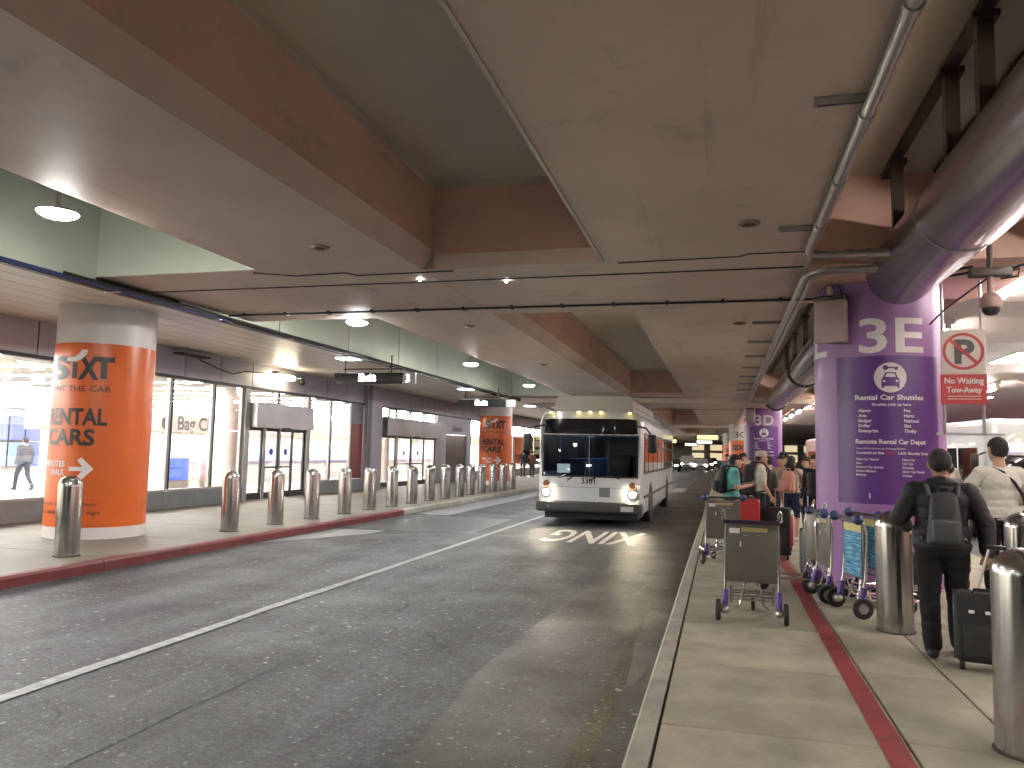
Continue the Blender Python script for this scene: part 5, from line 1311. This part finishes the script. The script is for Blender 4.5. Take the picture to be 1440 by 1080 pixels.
for (xy_, rz_, c_, lb_) in crowd:
    person(lb_, xy_, R(rz_), rng.uniform(1.62, 1.8), dict(elL=(-.25, .05, 1.15), wrL=(-.2, .22, 1.08)), [cloth('shirt_%d' % int(c_[0] * 1000), c_), DARKT, SK1, SHOEK], vox=.02, fingers=False, hair=('short', HAIRK if c_[0] < .3 else HAIRB), group=G)
p7 = person('dark-clad person walking inside the terminal left of the near orange column', (-22.0, 20.2), R(80), 1.75, dict(kneeL=(-.1, .2, .52), ankL=(-.1, .25, .09), toeL=(-.1, .42, .05), kneeR=(.1, -.05, .5), ankR=(.1, -.33, .14), toeR=(.1, -.2, .04)), [cloth('grey_coat', (0.06, 0.06, 0.07)), DARKT, SK1, SHOEK], vox=.02, fingers=False, hair=('short', HAIRK), loose=.02)
p8 = person('left one of two dark figures far down the left pavement', (-12.3, 48.0), R(20), 1.72, {}, [BLKJ, DARKT, SK1, SHOEK], vox=.022, fingers=False, hair=('short', HAIRK), group='pair walking on the left pavement')
p9 = person('right one of two figures far down the left pavement, in maroon', (-11.75, 48.2), R(-10), 1.70, {}, [cloth('maroon_coat', (0.10, 0.04, 0.04)), DARKT, SK1, SHOEK], vox=.022, fingers=False, hair=('short', HAIRK), group='pair walking on the left pavement', loose=.03)

# ================================================================== VEHICLES FAR DOWN AND ON THE RIGHT
struct(box('right_road', (4.3, 19.0, Y0, YF, -0.015, 0.0), M_ASPH))
def car(label, loc, rotz, m, lights=True, tall=0.0):
    t = thing('car', label, 'car', (*loc, 0), rotz, 'cars on the roads')
    H = 1.42 + tall
    side = [(0.0, 0.35), (0.05, 0.62), (0.35, 0.80), (1.15, 0.92), (1.85, H - 0.06), (2.2, H), (3.3, H), (3.75, H - 0.1), (4.3, 0.98), (4.45, 0.85), (4.45, 0.35), (3.9, 0.26), (0.5, 0.26)]
    b = MB(); n = len(side)
    vs = []
    for k, w in ((0, -0.82), (1, -0.9), (2, 0.9), (3, 0.82)):
        for (y, z) in side:
            tw = w * (0.80 if z > 1.1 else 1.0)
            vs.append((tw, y, z))
    fs = [tuple(range(n - 1, -1, -1)), tuple(3 * n + i for i in range(n))]
    for k in range(3): fs += [(k * n + i, k * n + (i + 1) % n, (k + 1) * n + (i + 1) % n, (k + 1) * n + i) for i in range(n)]
    b.add(vs, fs, 0, True); b.build('body', m, t)
    MB().add([(-0.70, 1.20, 0.955), (0.70, 1.20, 0.955), (0.62, 1.84, H - 0.085), (-0.62, 1.84, H - 0.085)], [(0, 1, 2, 3)]).build('windscreen', M_BGL, t)
    for s in (-1, 1):
        MB().add([(s * 0.80, 1.55, 1.0), (s * 0.80, 3.9, 1.02), (s * 0.735, 3.5, H - 0.14), (s * 0.735, 2.0, H - 0.12)], [(0, 1, 2, 3)]).build('side_glass', M_BGL, t)
        for y in (0.85, 3.55): wheel(t, s * 0.90, y, 0.32, 0.2)
        MB().rbox(s * 0.62 - 0.17, s * 0.62 + 0.17, -0.01, 0.12, 0.60, 0.74, 0.03).build('headlight', emis('car_headlight', (1.0, 0.93, 0.78), 14.0) if lights else M_CHROME, t)
        MB().rbox(s * 0.68 - 0.14, s * 0.68 + 0.14, 4.40, 4.47, 0.72, 0.86, 0.02).build('tail_light', emis('tail_light', (1.0, 0.05, 0.03), 4.0), t)
    MB().rbox(-0.55, 0.55, -0.02, 0.06, 0.38, 0.56, 0.02).build('grille', M_BLACK, t)
    return t
PW, PK, PS = mat('car_white', (0.6, 0.6, 0.6), 0.25, coat=0.5), mat('car_black', (0.02, 0.02, 0.022), 0.25, coat=0.5), mat('car_silver', (0.35, 0.36, 0.37), 0.3, metal=0.6)
car('white car with headlights on, nearest in the distance right of the bus', (-2.4, 92), R(0), PW)
car('black car in the distance beside the left kerb', (-6.6, 74), R(0), PK)
car('silver car far behind the bus in the right lane', (-1.9, 104), R(0), PS)
car('white car farthest away in the middle lane', (-4.3, 100), R(0), PW, tall=.3)
for k_, (x_, y_, c_) in enumerate(((-5.2, 82, PK), (-3.2, 112, PS), (-6.4, 118, PW), (-1.6, 128, PK))):
    car(['black car between the far lanes', 'silver car deep in the distance', 'white car deep in the distance by the left kerb', 'black car at the very end of the road'][k_], (x_, y_), 0, c_)
car('dark car on the right-hand road behind the white shirt', (9.4, 21.0), R(0), PK)
car('silver car on the right-hand road beyond the shuttle', (12.2, 27.0), R(180), PS, tall=.25)
def coach(label, loc, rotz, m, L, trim, led=False, name='shuttle_bus', wm=None):
    t = thing(name, label, 'bus', (*loc, 0), rotz)
    MB().rbox(-1.2, 1.2, 0, L, 0.35, 2.75, 0.16, 3).build('body', m, t)
    MB().rbox(-1.08, 1.08, -0.02, 0.1, 1.05, 1.95, 0.05, 2).build('windscreen', M_BGL, t)
    MB().rbox(-1.05, 1.05, -0.03, 0.1, 2.0, 2.2, 0.03, 2).build('destination_display', M_BLACK if not led else emis('display_panel', (0.45, 0.30, 0.75), 0.9), t)
    MB().rbox(-1.22, 1.22, -0.1, 0.3, 0.32, 0.62, 0.06, 2).build('bumper', M_BUSB, t)
    for i, x in enumerate((-0.95, -0.55, -0.15, 0.15, 0.55, 0.95)):
        MB().rbox(x - 0.04, x + 0.04, -0.03, 0.05, 2.23, 2.28, 0.012).build('marker_lamp', [M_AMBER, emis('red_marker', (1, 0.1, 0.05), 5)][i % 3 == 2], t)
    for s in (-1, 1):
        MB().rbox(s * 0.92 - 0.14, s * 0.92 + 0.14, -0.05, 0.05, 0.72, 0.92, 0.04).build('headlight', emis('car_headlight', (1, .93, .78), 14.0), t)
        y = 0.5
        while y < L - 1.2:
            w = MB().rbox(s * 1.203 - 0.008, s * 1.203 + 0.008, y, y + 1.25, 1.2, 2.1, 0.006, 1).build('side_window', wm or M_BGL, t); y += 1.36
        box('stripe', (s * 1.2005 if s > 0 else -1.204, 1.204 if s > 0 else -1.2005, 0.3, L - 0.3, 0.85, 1.05), trim, t)
        for y in (1.3, L - 2.2): wheel(t, s * 1.215, y, 0.42, 0.25)
        MB().rbox(s * 1.42 - 0.08, s * 1.42 + 0.08, 0.0, 0.08, 1.6, 1.95, 0.03).build('mirror', M_BLACK, t)
        MB().tube([(s * 1.15, 0.1, 2.0), (s * 1.42, 0.04, 1.9)], 0.02, 6).build('mirror_arm', M_BLACK, t)
    return t
coach('white shuttle bus with marker lamps facing the viewer on the right-hand road', (6.9, 19.5), R(3), M_BUSW, 7.5, M_PURPLE, True)
coach('pale pink coach on the right-hand road, seen between the 3D and 3E columns', (5.9, 33.0), R(2), mat('pink_coach', (0.50, 0.32, 0.34), 0.3), 11.0, M_RTXT, False, 'coach')

# ---- building on the far side of the right-hand road and at the end of the tunnel
pk = thing('parking_structure', 'pale concrete parking building across the right-hand road', 'building', (19.0, 0, 0))
M_PK = mat('parking_concrete', (0.45, 0.40, 0.35), 0.7, var=0.12)
for k in range(9):
    y = -6 + k * 9.0
    box('pillar', (0, 0.8, y, y + 0.8, 0, 4.19), M_PK, pk)
    box('parapet', (0.1, 0.4, y + 0.81, y + 8.99, 0, 1.1), M_PK, pk)
    box('back_wall', (6.0, 6.2, y, y + 8.99, 0, 4.19), M_PK, pk)
    box('lit_sign', (5.9, 5.98, y + 2, y + 6, 1.9, 2.6), emis('parking_sign', (1.0, 0.85, 0.55), 1.6), pk)
box('spandrel', (-0.1, 0.0, -6, 76, 3.2, 4.19), M_PK, pk)
box('pink_light_strip', (-0.2, -0.11, -6, 76, 3.12, 3.2), emis('pink_strip', (1.0, 0.30, 0.48), 9.0), pk)
fb = thing('far_building', 'distant building with lit windows closing the end of the road', 'building', (-3, 172, 0))
box('wall', (-30, 30, 0, 2, 0, 12), M_PK, fb)
for k in range(14):
    for r in range(2):
        w = box('window', (-26 + 3.8 * k, -23.5 + 3.8 * k, -0.05, -0.01, 0.8 + 2.1 * r, 2.3 + 2.1 * r), emis('far_window', (1.0, 0.82, 0.5), 0.35), fb) if rng.random() < 0.6 else None
for k, (x, y) in enumerate(((-1.2, 70), (-2.0, 95), (-6.0, 92), (-4.5, 120))):
    t = thing('overhead_sign', 'lit overhead sign board far down the road, %s' % ['over the right lane', 'second over the right lane', 'over the left lane', 'farthest of them'][k], 'sign', (x, y, 3.1), group='far overhead signs')
    MB().rbox(-1.0, 1.0, -0.08, 0.08, 0, 0.55, 0.02).build('board', M_BLACK, t)
    box('lit_face', (-0.9, 0.9, -0.1, -0.081, 0.08, 0.47), emis('far_sign_%d' % (k % 2), [(1.0, 0.9, 0.35), (1.0, 0.97, 0.9)][k % 2], 0.6), t)
    for s in (-0.8, 0.8): MB().tube([(s, 0, 0.55), (s, 0, 0.95)], 0.03, 6).build('hanger', M_DARK, t)
